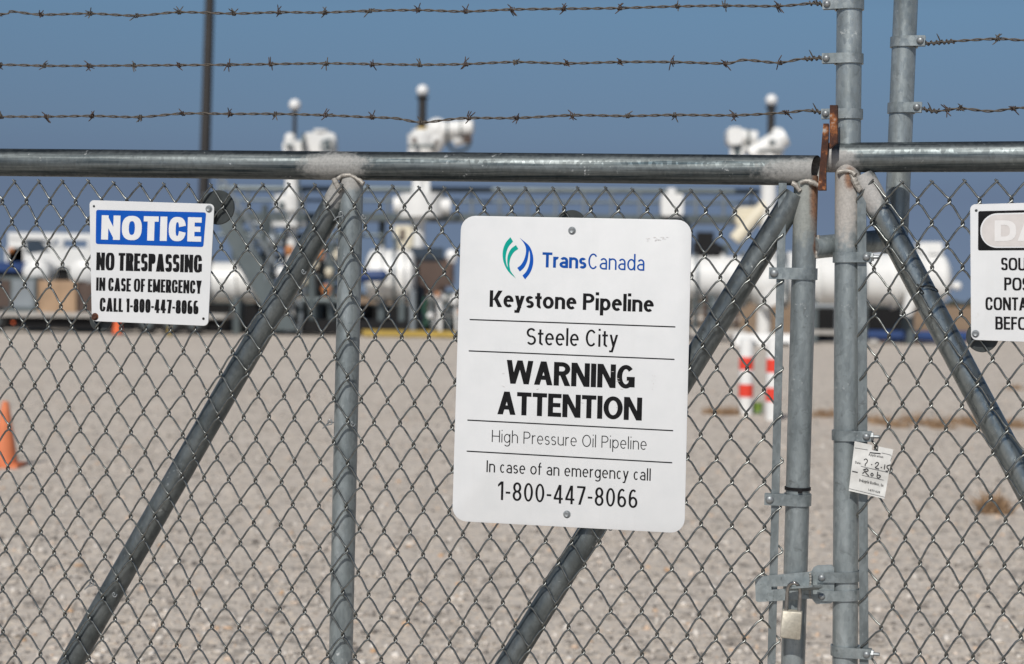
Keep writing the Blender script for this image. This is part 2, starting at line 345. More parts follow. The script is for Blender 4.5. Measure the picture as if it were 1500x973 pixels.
    if ch == '8': return [ring(w * .04, w * .96, .5 - b * .45, 1, 0, 360, t, b, e), ring(0, w, 0, .5 + b * .55, 0, 360, t, b, e)]
    if ch == 'a': return [ring(0, w + t * .3, 0, X * .60, 60, 300, t, b, e), rect(w * .5, X * .60 - b, w - t, X * .60), rect(w - t, 0, w, X * .66), ring(w * .04, w, X * .30, X, 150, 0, t, b, e), rect(w * .55, 0, w - t, b)]
    if ch == 'c': return [ring(0, w, 0, X, 48, 312, t, b, e)]
    if ch == 'e': return [ring(0, w, 0, X, 0, 312, t, b, e), rect(t * .8, X * .46, w - t * .15, X * .46 + b * .85)]
    if ch in 'dbgp':
        g = [ring(0, w, 0, X, 0, 360, t, b, e)]
        if ch == 'd': g.append(S(w - t, 0, 1.05))
        if ch == 'b': g.append(S(0, 0, 1.05))
        if ch == 'p': g.append(S(0, -.30, X))
        if ch == 'g': g += [S(w - t, -.08, X), ring(0, w, -.31, .20, 215, 360, t, b, e)]
        return g
    if ch in 'hn': return [S(0, 0, X if ch == 'n' else 1.05), ring(0, w, X * .30, X, 140, 0, t, b, e), S(w - t, 0, X * .65)]
    if ch == 'm':
        h = (w + t) / 2
        return [S(0, 0, X), ring(0, h, X * .30, X, 140, 0, t, b, e), S(h - t, 0, X * .65), ring(h - t, w, X * .30, X, 140, 0, t, b, e), S(w - t, 0, X * .65)]
    if ch == 'o': return [ring(0, w, 0, X, 0, 360, t, b, e)]
    if ch == 'r': return [S(0, 0, X), ring(0, w * 1.5, X * .2, X, 150, 70, t, b, e)]
    if ch == 't': return [S(w * .25, b * .8, .93), rect(0, X - b, w, X), ring(w * .25, w * 1.35, 0, X * .7, 180, 285, t, b, e)]
    if ch == 'f': return [S(w * .2, 0, .80), rect(0, X - b, w, X), ring(w * .2, w * 1.3, .5, 1.05, 180, 80, t, b, e)]
    if ch == 'u': return [S(w - t, 0, X), ring(0, w, 0, X * .70, 180, 320, t, b, e), S(0, X * .35, X)]
    if ch == 'v': return [diag(w / 2 - d / 2, 0, 0, X, d), diag(w / 2 - d / 2, 0, w - d, X, d)]
    if ch == 'y': return [diag(w / 2 - d / 2, 0, 0, X, d), diag(w / 2 - d / 2 - w * .22, -.31, w - d, X, d), rect(w * -.02, -.31, w / 2 - d / 2 - w * .22 + d * .5, -.31 + b)]
    if ch == 'x': return [diag(0, 0, w - d, X, d), diag(w - d, 0, 0, X, d)]
    return []
def text(s, x0, x1, yb0, yb1, cap, t, b, plane, off, mb=None, gap=.14, e=2.0, X=.73, lean=.025, space=None):
    """letters of s between photo x0..x1 on the base line yb0..yb1, cap height in the same units, laid on a plane"""
    mb = mb or MB(); target = (x1 - x0) / cap; ws = [GW[c] for c in s]
    fixed = sum(t if c in 'Iil.,:' else 0 for c in s) + gap * (len(s) - 1); k = (target - fixed) / sum(ws)
    x = 0.0; lay = 0
    def P(q, o):
        q = np.asarray(q); px = x0 + q[:, 0] * cap; yb = yb0 + (yb1 - yb0) * (px - x0) / (x1 - x0)
        return plane(px + lean * q[:, 1] * cap, yb - q[:, 1] * cap, o)
    for c in s:
        w = t if c in 'Iil.,:' else GW[c] * k
        for i, g in enumerate(glyph(c, w, t, b, e, X)):
            o = off - 0.00002 * i
            if g[0] == 'poly':
                q = [(x + a, y) for a, y in g[1]]; mb.add(P(q, o), [tuple(range(len(q)))])
            else:
                n = len(g[1]); q = [(x + a, y) for a, y in g[1] + g[2]]
                mb.add(P(q, o), [(j, j + 1, n + j + 1, n + j) for j in range(n - 1)])
        x += w + gap
    return mb
def sheet(mb, pts, plane, off):              # a flat printed patch given by photo points
    pts = np.asarray(pts, float); return mb.add(plane(pts[:, 0], pts[:, 1], off), [tuple(range(len(pts)))])
def rounded(c, r, n=6):                      # rounds the corners of a quad of photo points
    c = [np.asarray(p, float) for p in c]; out = []
    for i in range(4):
        p, a, b = c[i], c[i - 1], c[(i + 1) % 4]
        u, v = (a - p) / np.linalg.norm(a - p), (b - p) / np.linalg.norm(b - p)
        A, B, C = p + u * r, p + v * r, p + (u + v) * r
        for k in range(n + 1):
            f = k / n * math.pi / 2; out.append(C - v * r * math.cos(f) - u * r * math.sin(f))
    return np.array(out)

# ------------------------------------------------------------------ the two gate leaves
def depth(p): return float((np.asarray(p) - CAM) @ _F)
def rad(p, dpx): return dpx * depth(p) / FPX / 2
def to_z(a, b, z):                           # extend the line a-b to height z
    return a + (b - a) * ((z - a[2]) / (b[2] - a[2]))
PIPE = 0.0325                                # pipe axes lie this far behind the mesh plane
Lb = LEFT(1160, 973, PIPE); Lbase = LEFT(1171, 600, PIPE); Lbase[2] = 0
Rb = RIGHT(1240, 600, PIPE); Rb[2] = 0
gate_l = thing('gate_leaf', 'wide grey chain link gate leaf with two diagonal braces carrying the white pipeline warning sign', 'gate', Lbase, -LEFT.th, 'chain link gate leaves')
gate_r = thing('gate_leaf', 'chain link gate leaf with one shiny diagonal brace, a paper tag and the DANGER sign', 'gate', Rb, -RIGHT.th, 'chain link gate leaves')
ZB = 0.20
def local(leaf, p): return tuple(frame(leaf).inverted() @ Vector(p))
def patch(leaf, plane, px, py, rx, ry, c=(0.385, 0.38, 0.365)):
    s = 0.00136; return (local(leaf, plane(px, py, PIPE)), (rx * s, 0.2, ry * s), c)
SX, SZ = (0.10, 1, 1), (1, 1, 0.22)
TAN = (0.46, 0.43, 0.40)
m_rail_l = galv('galvanised_top_rail', (0.03, 1, 1.2), [patch(gate_l, LEFT, 495, 245, 66, 30), patch(gate_l, LEFT, 1200, 253, 105, 26)], dark=0.44, rr=(.46, .60), streak=.78, metal=.95, grime=.3, pk=.75)
m_rail_r = galv('galvanised_right_rail', (0.03, 1, 1.2), [patch(gate_r, RIGHT, 1215, 240, 55, 26, (0.42, 0.41, 0.40))], dark=0.50, rr=(.44, .58), streak=.72, metal=.95, grime=.3, pk=.75)
m_post = galv('galvanised_post', SZ, [patch(gate_l, LEFT, 512, 262, 40, 26, (0.40, 0.385, 0.36))], dark=0.80, metal=.5)
m_stile_l = galv('galvanised_latch_stile', SZ, [patch(gate_l, LEFT, 1176, 295, 30, 75, (0.33, 0.335, 0.30))], dark=0.74, metal=.5, pk=.6, rust=[patch(gate_l, LEFT, 1197, 285, 13, 70)[:2], patch(gate_l, LEFT, 1196, 360, 6, 22)[:2]])
m_stile_r = galv('galvanised_right_stile', SZ, [patch(gate_r, RIGHT, 1240, 280, 32, 95, (0.46, 0.425, 0.39))], dark=0.80, metal=.5, rust=[patch(gate_r, RIGHT, 1247, 262, 10, 22)[:2]])
m_brace = galv('dull_brace_pipe', (0.5, 1, 0.5), [patch(gate_l, LEFT, 492, 285, 22, 26, (0.38, 0.37, 0.35))], dark=0.44, metal=.7)
m_brace_r = galv('bright_brace_pipe', (0.5, 1, 0.5), [patch(gate_r, RIGHT, 1268, 285, 40, 42, (0.44, 0.42, 0.40))], dark=0.72, metal=0.85, rr=(.26, .40))
m_arm = galv('galvanised_arm', SZ, dark=0.92, metal=.55)

def pipe(name, a, b, dpx, mat, leaf, **k):
    r = rad((a + b) / 2, dpx); n = 14
    pts = np.linspace(a, b, n); mb = MB().tube(pts, r, 28, True, **k); return mb.build(name, mat, leaf)
# left leaf frame
ra, rb = LEFT(-190, 236, PIPE), LEFT(1197, 250, PIPE)
r = rad(LEFT(600, 245, PIPE), 42.5)
mb = MB(); a = np.arange(32) * 2 * math.pi / 32; ax = LEFT.e * 1.0; ax = (rb - ra) / np.linalg.norm(rb - ra)
up = np.array([0, 0, 1.0]); up -= ax * (up @ ax); up /= np.linalg.norm(up); fw = LEFT.n
def oring(c, rr, cut=0.0):                   # ring whose camera side is cut back, so the open end shows
    return np.array([c + up * rr * math.sin(q) + fw * rr * math.cos(q) - ax * cut * max(-1, math.cos(q)) * rr for q in a])
rings = [oring(ra + (rb - ra) * f, r) for f in np.linspace(0, 0.985, 12)] + [oring(rb, r, 0.35), oring(rb - ax * .001, r * .9, 0.35), oring(rb - ax * 0.12, r * .9)]
mb.add(np.vstack(rings), [(i * 32 + k, i * 32 + (k + 1) % 32, (i + 1) * 32 + (k + 1) % 32, (i + 1) * 32 + k) for i in range(len(rings) - 1) for k in range(32)] + [tuple(range(len(rings) * 32 - 32, len(rings) * 32))])
mb.build('top_rail', m_rail_l, gate_l)
def down(plane, p0, p1, z=ZB):
    a, b = plane(*p0, PIPE), plane(*p1, PIPE); return a, to_z(a, b, z)
a_, b_ = down(LEFT, (515, 252), (499, 973)); pipe('mid_post', a_, b_, 35, m_post, gate_l); MIDB = b_
a_, b_ = down(LEFT, (1181, 258), (1162, 960)); pipe('gate_stile', a_, b_, 35, m_stile_l, gate_l); STLB = b_
a_, b_ = down(LEFT, (-175, 240), (-188, 973)); pipe('gate_stile', a_, b_, 35, m_post, gate_l); STL0 = b_
a_ = LEFT(504, 273, PIPE); b_ = to_z(a_, LEFT(103, 973, PIPE), ZB + .06); pipe('brace', a_, b_, 35, m_brace, gate_l)
a_ = LEFT(1166, 285, PIPE); b_ = to_z(a_, LEFT(745, 973, PIPE), ZB + .12); pipe('brace', a_, b_, 36, m_brace, gate_l)
pipe('bottom_rail', STL0 + [0, 0, -.02], STLB + [0, 0, -.02], 42, m_rail_l, gate_l)
# right leaf frame
mb = MB(); ra2, rb2 = RIGHT(1206, 231, PIPE), RIGHT(1960, 227, PIPE); r2 = rad(RIGHT(1300, 230, PIPE), 44)
mb.tube(np.linspace(ra2, rb2, 20), r2, 32, True); mb.build('top_rail', m_rail_r, gate_r)
a_, b_ = down(RIGHT, (1242, 240), (1238, 960)); pipe('gate_stile', a_, b_, 37, m_stile_r, gate_r); STRB = b_
a_, b_ = down(RIGHT, (1945, 235), (1940, 973)); pipe('gate_stile', a_, b_, 37, m_post, gate_r); STR1 = b_
a_ = RIGHT(1262, 258, PIPE); b_ = to_z(a_, RIGHT(1491, 690, PIPE), ZB + .06); pipe('brace', a_, b_, 39, m_brace_r, gate_r)
pipe('bottom_rail', STRB + [0, 0, -.02], STR1 + [0, 0, -.02], 44, m_rail_r, gate_r)
pipe('wire_post', RIGHT(1242, 226, PIPE + .012), RIGHT(1247, -240, PIPE + .012), 37, m_arm, gate_r)
# arm of the left leaf: stub from the latch stile, passing behind the right leaf, then up
AO = 0.155
p0 = LEFT(1190, 363, PIPE); p1 = RIGHT(1300, 352, AO); c0 = RIGHT(1313, 352, AO); top = RIGHT(1337, -240, AO)
rr = rad(c0, 33)
pipe('wire_arm', p0, p1 + (p1 - p0) * .12, 33, m_arm, gate_l)
pipe('wire_arm', RIGHT(1311.5, 372, AO), top, 35, m_arm, gate_l)

def weld(leaf, plane, pts, off, r0=.0035, name='weld_bead'):
    q = spline(np.array(pts, float), 2.0); n = len(q); g = np.random.default_rng(len(pts) + int(pts[0][0]))
    sm = lambda k: np.convolve(g.normal(0, k, n + 4), [.2, .2, .2, .2, .2], 'valid') * 2
    P = plane(q[:, 0] + sm(.5), q[:, 1] + sm(.6), off + sm(.0006))
    return MB().tube(P, np.abs(r0 * (1.05 + sm(.22))) + .0006, 10).build(name, M['weld'], leaf)
weld(gate_l, LEFT, [(494, 263), (500, 257), (508, 256), (517, 258), (526, 264), (532, 270)], .010)
weld(gate_l, LEFT, [(489, 262), (493, 270), (499, 279)], .008, .0045)
weld(gate_l, LEFT, [(1160, 268), (1167, 272), (1172, 280)], .010, .004)
weld(gate_l, LEFT, [(1172, 268), (1180, 265), (1190, 268), (1198, 273)], .007)
weld(gate_l, LEFT, [(1198, 345), (1199, 356), (1198, 368), (1197, 378)], .026, .003)
weld(gate_r, RIGHT, [(1228, 253), (1236, 250), (1245, 251), (1254, 256)], .006)
weld(gate_r, RIGHT, [(1246, 254), (1250, 262), (1256, 272), (1262, 280)], .010, .0045)

# ------------------------------------------------------------------ chain link
def chain(leaf, plane, node, c0, c1, rmax, left_bar=None, right_bar=None):
    mb = MB(); g = np.random.default_rng(3)
    jit = {}
    def nd(h, r):                            # column in half steps, row
        if (h, r) not in jit: jit[(h, r)] = g.normal(0, .65, 2)
        p = np.array(node(h / 2, r)) + jit[(h, r)]
        return p + np.array([1.5 * math.sin(p[0] * .021 + p[1] * .013) + .9 * math.sin(p[1] * .047 + 1), 1.3 * math.sin(p[0] * .017 - p[1] * .019 + 2)])
    FO, BO = -.0030, .0024
    for h in range(c0, c1):                  # wire between columns h and h+1
        P = []
        for r in range(0 if True else 1, rmax):
            if (h + r) % 2 == 0: a, side = nd(h, r), -1.3      # left turn
            else: a, side = nd(h + 1, r), 1.3                  # right turn
            nxt = nd(h + 1, r + 1) if side < 0 else nd(h, r + 1)
            if r == 0:
                d = (nxt - a) / np.linalg.norm(nxt - a)
                o = FO if side > 0 else BO
                P.append((*(a - d * (4.5 if side < 0 else 3.0)), o)); P.append((*(a), o))
            else:
                first, second = (FO, BO) if side < 0 else (BO, FO)
                P += [(a[0] + side * .55, a[1] - 2.6, first), (a[0] + side * 1.25, a[1] - .9, first * .5), (a[0] + side * 1.25, a[1] + .9, second * .5), (a[0] + side * .55, a[1] + 2.6, second)]
            bow = np.array([-1.15, -1.0]) if side > 0 else np.array([.8, -.6])
            o = FO if side > 0 else BO
            for f in (.25, .5, .75):
                w = 4 * f * (1 - f); w *= (1 + (.5 if side > 0 else 0) * (f - .5))
                q = a + (nxt - a) * f + bow * w; P.append((q[0], q[1], o * (1 + .25 * w)))
        P = np.array(P)
        if left_bar is not None and h == c0: P[:, 0] = np.where(P[:, 0] < left_bar, np.maximum(P[:, 0], left_bar - 1), P[:, 0])
        P[:, 2] += .0135 * (np.clip((P[:, 0] - 1085) / 50, 0, 1) if right_bar else np.clip((1325 - P[:, 0]) / 50, 0, 1)) ** 1.5
        W = plane(P[:, 0], P[:, 1], P[:, 2])
        W = W[W[:, 2] > ZB - .02]
        if len(W) > 4: mb.tube(W, .00205, 7, True, ref=np.array(plane.n))
    return mb.build('chain_link', M['wire'], leaf, smooth=60)
TLX = [21.5, 57.5, 92.6, 128.6, 165.4, 202.8, 238.2, 275.6, 309.3, 346.5, 385.5, 424, 460, 498, 538, 575.6, 614, 652, 690.6, 729, 768, 807.6, 845, 887, 928, 970, 1012, 1054.5, 1098, 1147]
def txl(c):
    if c < 0: return 21.5 + 36.2 * c
    i = int(c); return TLX[i] if i == c or i >= 29 else (TLX[i] + TLX[i + 1]) / 2
def node_l(c, r):
    x = txl(c); xx = x
    yt = 266.5 + 12 * min(max(x, -300), 810) / 810 + max(0, x - 810) * .004
    k = min(max((x - 600) / 500, 0), 1); lean = -.78 + .42 * k
    if x > 1120: lean = -.3
    y = yt if r == 0 else yt + 27.5 + x * .0016 + (r - 1) * (30.0 + x * .00275)
    return (x + lean * r, y)
chain(gate_l, LEFT, node_l, -10, 58, 44, right_bar=1)
TRX = {0: 1234, 1: 1277, 2: 1320, 3: 1364, 4: 1411, 5: 1458}
def node_r(c, r):
    f = lambda i: TRX[i] if i in TRX else 1458 + 46.5 * (i - 5)
    i = math.floor(c); x = f(i) if i == c else (f(i) + f(i + 1)) / 2
    if c == .5: x = 1257
    y = (266.5 if r == 0 else 294 + (r - 1) * (33.05 + .0035 * (x - 1320))) - .01 * (x - 1320)
    lean = .35 - .0058 * (min(x, 1470) - 1320) if x > 1270 else .2
    return (x + lean * r, y)
chain(gate_r, RIGHT, node_r, 1, 29, 42)

# tension bars and the bands that clamp them
def bar(leaf, plane, a, b, w, off):
    A, B = plane(*a, off), plane(*b, off); B = to_z(A, B, ZB); u = plane.e * (w * .00136 / 2)
    return MB().slab([A - u, A + u, B + u, B - u], -plane.n * .0042).build('tension_bar', m_tbar, leaf)
m_tbar = galv('galvanised_flat_bar', (1, 1, .3), dark=0.66, metal=.6)
bar(gate_l, LEFT, (1146.5, 268), (1130, 973), 11.5, .0125)
bar(gate_r, RIGHT, (1262, 267), (1265.5, 973), 12.5, .0125)
def band(leaf, plane, ax0, ax1, dpx, y, hpx, x_tab, poff, tilt=0.0, name='tension_band', nut=False):
    """a strap round the pipe whose axis passes photo points ax0, ax1; its tab reaches x_tab and carries a bolt"""
    f = (y - ax0[1]) / (ax1[1] - ax0[1]); xc = ax0[0] + (ax1[0] - ax0[0]) * f
    c = plane(xc, y, poff); r = rad(c, dpx) + .0004; s = depth(c) / FPX; h = hpx * s
    axd = plane(*ax0, poff) - plane(*ax1, poff); axd /= np.linalg.norm(axd)
    e = plane.e - axd * (plane.e @ axd); e /= np.linalg.norm(e); n = np.cross(e, axd); n = n if n @ plane.n > 0 else -n
    sg = 1 if x_tab > xc else -1; T = .0026; mb = MB()
    tab = abs(x_tab - xc) * s
    path = []                                # cross-section path: tab front, round the pipe, tab back
    yt = r + T; yb = r - .0115
    a1 = 2 * math.pi + math.asin(yb / (r + T))
    path += [(tab, yt), (tab * .5, yt), (r * .25, yt)]
    for k in range(23):
        q = math.pi / 2 + (a1 - .10 - math.pi / 2) * k / 22; path.append(((r + T) * math.cos(q), (r + T) * math.sin(q)))
    path += [(r * 1.35, yb), (tab, yb)]
    path = np.array(path); m = len(path); d = np.gradient(path, axis=0); d /= np.linalg.norm(d, axis=1, keepdims=True)
    nrm = np.stack([d[:, 1], -d[:, 0]], 1); inn = path - nrm * T
    def W(q, z): return c + e * (q[:, 0:1] * sg) + n * q[:, 1:2] + axd * (z + tilt * q[:, 0:1] * sg)
    v = np.vstack([W(path, h / 2), W(path, -h / 2), W(inn, h / 2), W(inn, -h / 2)]); F_ = []
    for i in range(m - 1):
        j = i + 1; F_ += [(i, j, m + j, m + i), (2 * m + j, 2 * m + i, 3 * m + i, 3 * m + j), (j, i, 2 * m + i, 2 * m + j), (m + i, m + j, 3 * m + j, 3 * m + i)]
    F_ += [(0, m, 3 * m, 2 * m), (m - 1, 2 * m - 1, 4 * m - 1, 3 * m - 1)]
    b = mb.add(v, F_).build(name, M['band'], leaf)
    bc = c + e * sg * (tab - h * .45) + n * (yt + .0002) + axd * tilt * tab * sg
    k = h * .36
    bm = MB().lathe(bc, [(k, -.001), (k, .001), (k * .93, .0028), (k * .7, .0048), (k * .35, .0060), (.0001, .0063)], 18, n, e)
    bm.lathe(bc - n * .016, [(.0035, 0), (.0035, .016)], 10, n, e)
    if nut: bm.lathe(bc - n * .007 + e * sg * h * .40, [(h * .42, 0), (h * .42, .005)], 6, e * sg, n); bm.lathe(bc - n * .007 + e * sg * (h * .40 + .005), [(.0036, 0), (.0036, .010), (.0028, .0115)], 10, e * sg, n)
    bm.build('bolt', M['bolt'], b); return b
LA = ((1181, 258), (1162, 960)); RA = ((1242, 240), (1238, 960)); PA = ((1242, 226), (1247, -240)); AA = ((1311.5, 372), (1337, -240))
for y in (401.5, 731.5): band(gate_l, LEFT, *LA, 36, y, 17, 1128 - (y - 401) * .02, PIPE, .0)
for y in (377.5, 637.5, 952.5): band(gate_r, RIGHT, *RA, 38, y, 15, 1278, PIPE, nut=True)
for y, xt in ((8, 1208), (87, 1207), (168, 1206)): band(gate_r, RIGHT, *PA, 38, y, 14.5, xt, PIPE + .012, name='wire_band')
for y, xt in ((62.5, 1356), (159, 1351)): band(gate_l, RIGHT, *AA, 36, y, 15, xt, AO, name='wire_band')

# rusty forks that keep the leaves in line
def strap(pl, pts, off0, thick):
    q = np.array(pts, float); return MB().slab(pl(q[:, 0], q[:, 1], off0), -pl.n * thick)
strap(RIGHT, [(1215.5, 154), (1226.5, 154), (1226.5, 209), (1222, 212), (1215, 218)], -.030, .014).build('latch_fork', M['rust'], gate_r)
strap(LEFT, [(1206, 181), (1214, 181), (1213, 213), (1210, 245), (1210, 278), (1198, 278), (1201, 240), (1203, 215)], -.014, .034).build('latch_fork', M['rust'], gate_l)

# tie wires that lash the mesh to the pipes
def tie(leaf, plane, pts, r=.0012, mat=None):
    q = spline(np.array(pts, float), 1.2); return MB().tube(plane(q[:, 0], q[:, 1], q[:, 2]), r, 7).build('tie_wire', mat or M['bolt'], leaf)
for cx, cy, wd, sl in ((428, 390, 17, .55), (151, 863, 17, .55), (500, 620, 17, .1), (516, 316, 17, .15), (1128 - 252, 765, 18, .55)):
    q = []
    for k in range(13):
        a = math.pi * (k / 12); q.append((cx - wd * math.cos(a), cy + sl * wd * -math.cos(a) * .9 - 3 * math.sin(a), .030 - .034 * 0 - .026 * math.sin(a)))
    hookL = [(q[0][0] - 1 + 2.4 * math.cos(u) + u * .3, q[0][1] + 3.4 * math.sin(u), .002 - .004 * math.sin(u)) for u in np.linspace(2.5, 8.0, 9)] + [(q[0][0] - 5, q[0][1] + 5, -.003), (q[0][0] - 10, q[0][1] + 9, -.004)]
    hookR = [(q[-1][0] + 1 + 2.2 * math.cos(u) - u * .5, q[-1][1] + 3.2 * math.sin(u), .000 - .004 * math.sin(u)) for u in np.linspace(0, 6.5, 9)]
    tie(gate_l, LEFT, hookL); tie(gate_l, LEFT, hookR)
    back = [(cx - wd * 1.05 * math.cos(a), cy + sl * wd * -math.cos(a) * .9, .030 + .034 * math.sin(a)) for a in np.linspace(0, math.pi, 12)]
    tie(gate_l, LEFT, [hookL[-1]] + back + [hookR[0]])
tie(gate_r, RIGHT, [(1344, 416, -.002), (1349, 424, -.004), (1353, 430, .002), (1347, 431, .006)], mat=M['black_plastic'])
tie(gate_r, RIGHT, [(1345, 420, -.003), (1358, 419, .004), (1368, 421, .012), (1374, 427, .03), (1366, 428, .07), (1346, 424, .04)], mat=M['black_plastic'])
tie(gate_r, RIGHT, [(1318, 462, -.002), (1324, 463, .0), (1336, 458, .02), (1347, 453, .04)])
c = LEFT(1168.5, 715.5, PIPE); zt = thing('cable_tie', 'thin black cable tie cinched round the latch stile above its lower band', 'cable tie', c, -LEFT.th)
ax_ = LEFT(1181, 258, PIPE) - LEFT(1162, 960, PIPE); ax_ /= np.linalg.norm(ax_)
rt = rad(c, 36) + .0008; MB().lathe(c, [(rt - .0007, -.003), (rt + .0008, -.003), (rt + .0008, .003), (rt - .0007, .003)], 32, ax_, LEFT.e).build('strap', M['black_plastic'], zt)
MB().box(c + LEFT.n * (rt + .002) + LEFT.e * .006 - ax_ * .002, (.008, .006, .009), -LEFT.th).build('locking_head', M['black_plastic'], zt)

# hinge posts just outside the frame
for pl, px, lab in ((LEFT, -232, 'thick galvanised hinge post carrying the wide gate leaf with two braces'), (RIGHT, 1990, 'thick galvanised hinge post carrying the single braced gate leaf')):
    b = pl(px, 700, PIPE); b[2] = 0; hp = thing('hinge_post', lab, 'post', b)
    MB().cyl(b, b + [0, 0, 2.3], .044, sides=28).build('pipe', m_post, hp)
    MB().lathe(b + [0, 0, 2.3], [(.046, -.03), (.047, 0), (.042, .02), (.02, .034), (.001, .037)], 24).build('cap', M['band'], hp)
    for z in (.35, 1.65): MB().lathe(b + [0, 0, z], [(.0445, -.03), (.049, -.03), (.049, .03), (.0445, .03)], 24).build('hinge', M['band'], hp)

# ------------------------------------------------------------------ latch plate and padlock
q = np.array([(1107.5, 847), (1108, 844.5), (1180, 838), (1186, 837.5), (1187, 878), (1183, 878.5), (1112, 881.5), (1109, 880), (1106.5, 868)])
slot = None
lt = MB()
# flat arm: two strips and two bridges leave a real slot for the hasp
def quad(pts, off, thick=.003): lt.slab(RIGHT(np.array(pts, float)[:, 0], np.array(pts, float)[:, 1], off), -RIGHT.n * thick)
LO = -.005
quad([(1106, 848), (1108, 845), (1130, 843), (1130, 881), (1110, 882), (1107, 880)], LO)
quad([(1130, 843), (1189, 837.5), (1189, 858), (1130, 859.5)], LO)
quad([(1130, 864), (1189, 861), (1189, 877), (1130, 881)], LO)
quad([(1187, 837.3), (1189.5, 837), (1189.5, 877.3), (1187, 877.6)], LO + .0004)
quad([(1189, 836), (1192, 831), (1197, 828.5), (1218, 827.5), (1222, 832), (1222, 880), (1217, 884), (1196, 885), (1192, 881), (1189, 877)], .0095, .004)
lt.build('latch_plate', M['latch'], gate_r)
lw = spline(np.array([(1186.5, 839), (1187.5, 850), (1186.5, 862), (1187, 876)], float), 1.5)
MB().tube(RIGHT(lw[:, 0], lw[:, 1], LO - .001), .0022 * (1 + .3 * np.sin(np.arange(len(lw)) * 2.1)), 8).build('weld_bead', M['weld'], gate_r)
for y in (843.5, 870.5): band(gate_r, RIGHT, *RA, 38.5, y, 15, 1200, PIPE, tilt=.03, name='latch_band')
# hasp tongue of the left leaf standing out through the slot
hs = MB(); tq = [(1149, 862.5), (1160, 859.5), (1190, 857.5), (1205, 857.8), (1199, 861), (1180, 862.5)]
A = np.array([LEFT(x, y, o) for (x, y), o in zip(tq, (-.012, -.040, -.042, -.022, -.006, -.002))]); hs.slab(A, (0, 0, -.004)); hs.build('hasp_tongue', M['latch'], gate_l)
pc = LEFT(1159.5, 895, -.038); pl_ = thing('padlock', 'small worn brass padlock hanging from the gate latch', 'padlock', LEFT(1160, 938, -.038), -LEFT.th)
hw = LEFT.e; s_ = depth(pc) / FPX
bq = rounded([(1145.5, 894.5), (1175, 897), (1172.5, 938), (1142.5, 934)], 2.2, 3)
front = LEFT(bq[:, 0], bq[:, 1], -.034)
bd = MB(); n_ = len(front); c_ = front.mean(0); fr2 = c_ + (front - c_) * .955 - 0 * LEFT.n
bk = front - LEFT.n * .021
vv = np.vstack([fr2 + LEFT.n * .0016, front, bk]); ff = [tuple(range(n_)), tuple(range(3 * n_ - 1, 2 * n_ - 1, -1))]
for k in range(2): ff += [(k * n_ + i, (k + 1) * n_ + i, (k + 1) * n_ + (i + 1) % n_, k * n_ + (i + 1) % n_) for i in range(n_)]
bd.add(vv, ff).build('lock_body', M['brass'], pl_, smooth=50)
def lk(pts, o): q = np.array(pts, float); return LEFT(q[:, 0], q[:, 1], o)
sp = spline(np.array([(1151.5, 897, -.036), (1152.5, 880, -.036), (1153.5, 866, -.038), (1156, 858, -.044), (1161, 854.3, -.050), (1166.5, 855, -.050), (1170.5, 860, -.044), (1172, 868, -.038), (1171.5, 880, -.036), (1170.5, 897, -.036)], float), 1.0)
MB().tube(LEFT(sp[:, 0], sp[:, 1], sp[:, 2] + .012), .0036, 14).build('shackle', M['shackle'], pl_)

# ------------------------------------------------------------------ signs
def sign_plate(name, label, plane, corners, rpx, leaf_off, cat='sign'):
    q = rounded(corners, rpx); P = plane(q[:, 0], q[:, 1], leaf_off); base = P[np.argmin(P[:, 2])]
    t = thing(name, label, cat, base, -plane.th)
    c = P.mean(0); n = len(P); inn = c + (P - c) * .9965
    v = np.vstack([inn + plane.n * .0004, P, P - plane.n * .0016]); f = [tuple(range(n)), tuple(range(3 * n - 1, 2 * n - 1, -1))]
    for k in range(2): f += [(k * n + i, (k + 1) * n + i, (k + 1) * n + (i + 1) % n, k * n + (i + 1) % n) for i in range(n)]
    MB().add(v, f).build('panel', M['sign'], t); return t
def sbolt(t, plane, px, py, off, r, mat='bolt'):
    c = plane(px, py, off)
    b = MB().lathe(c, [(r * 1.05, 0), (r * 1.05, .0008), (r * .8, .0009), (r * .72, .0035), (r * .55, .0046), (r * .3, .0040), (.0001, .0040)], 20, plane.n, plane.e)
    return b.build('bolt', M[mat], t)
def disc(t, plane, px, py, r, off=.006):
    c = plane(px, py, off); return MB().lathe(c, [(r * .97, 0), (r, -.001), (r, -.004), (r * .9, -.005)], 36, plane.n, plane.e).build('backing_washer', M['washer'], t)
def hole(t, plane, px, py, off, r, mat='print_black'):
    return MB().lathe(plane(px, py, off), [(r, 0), (r, .0002), (r * .6, .0003)], 16, plane.n, plane.e).build('bolt_hole', M[mat], t)
SO = -.0085; PR = SO - .0008                 # panel front and print
warn = sign_plate('warning_sign', 'large white pipeline warning sign with a teal and blue logo, bolted to the mesh', LEFT, [(675.6, 316), (1013.3, 322.5), (1002.6, 781.5), (662.3, 763)], 21, SO)
W_ = lambda mb, name, mat: mb.build(name, M[mat], warn, smooth=0)
Z7 = lambda pts: [(730 + x / 6.522, 330 + y / 6.522) for x, y in pts]
def blade(outer, inner):                     # logo sweep between two curves (zoomed photo points)
    o, i = spline(np.array(Z7(outer)), .8), spline(np.array(Z7(inner)), .8); n = 30
    rs = lambda c: np.stack([np.interp(np.linspace(0, 1, n), np.linspace(0, 1, len(c)), c[:, k]) for k in (0, 1)], 1)
    o, i = rs(o), rs(i); return np.vstack([o, i]), [(k, k + 1, n + k + 1, n + k) for k in range(n - 1)]
lg = MB()
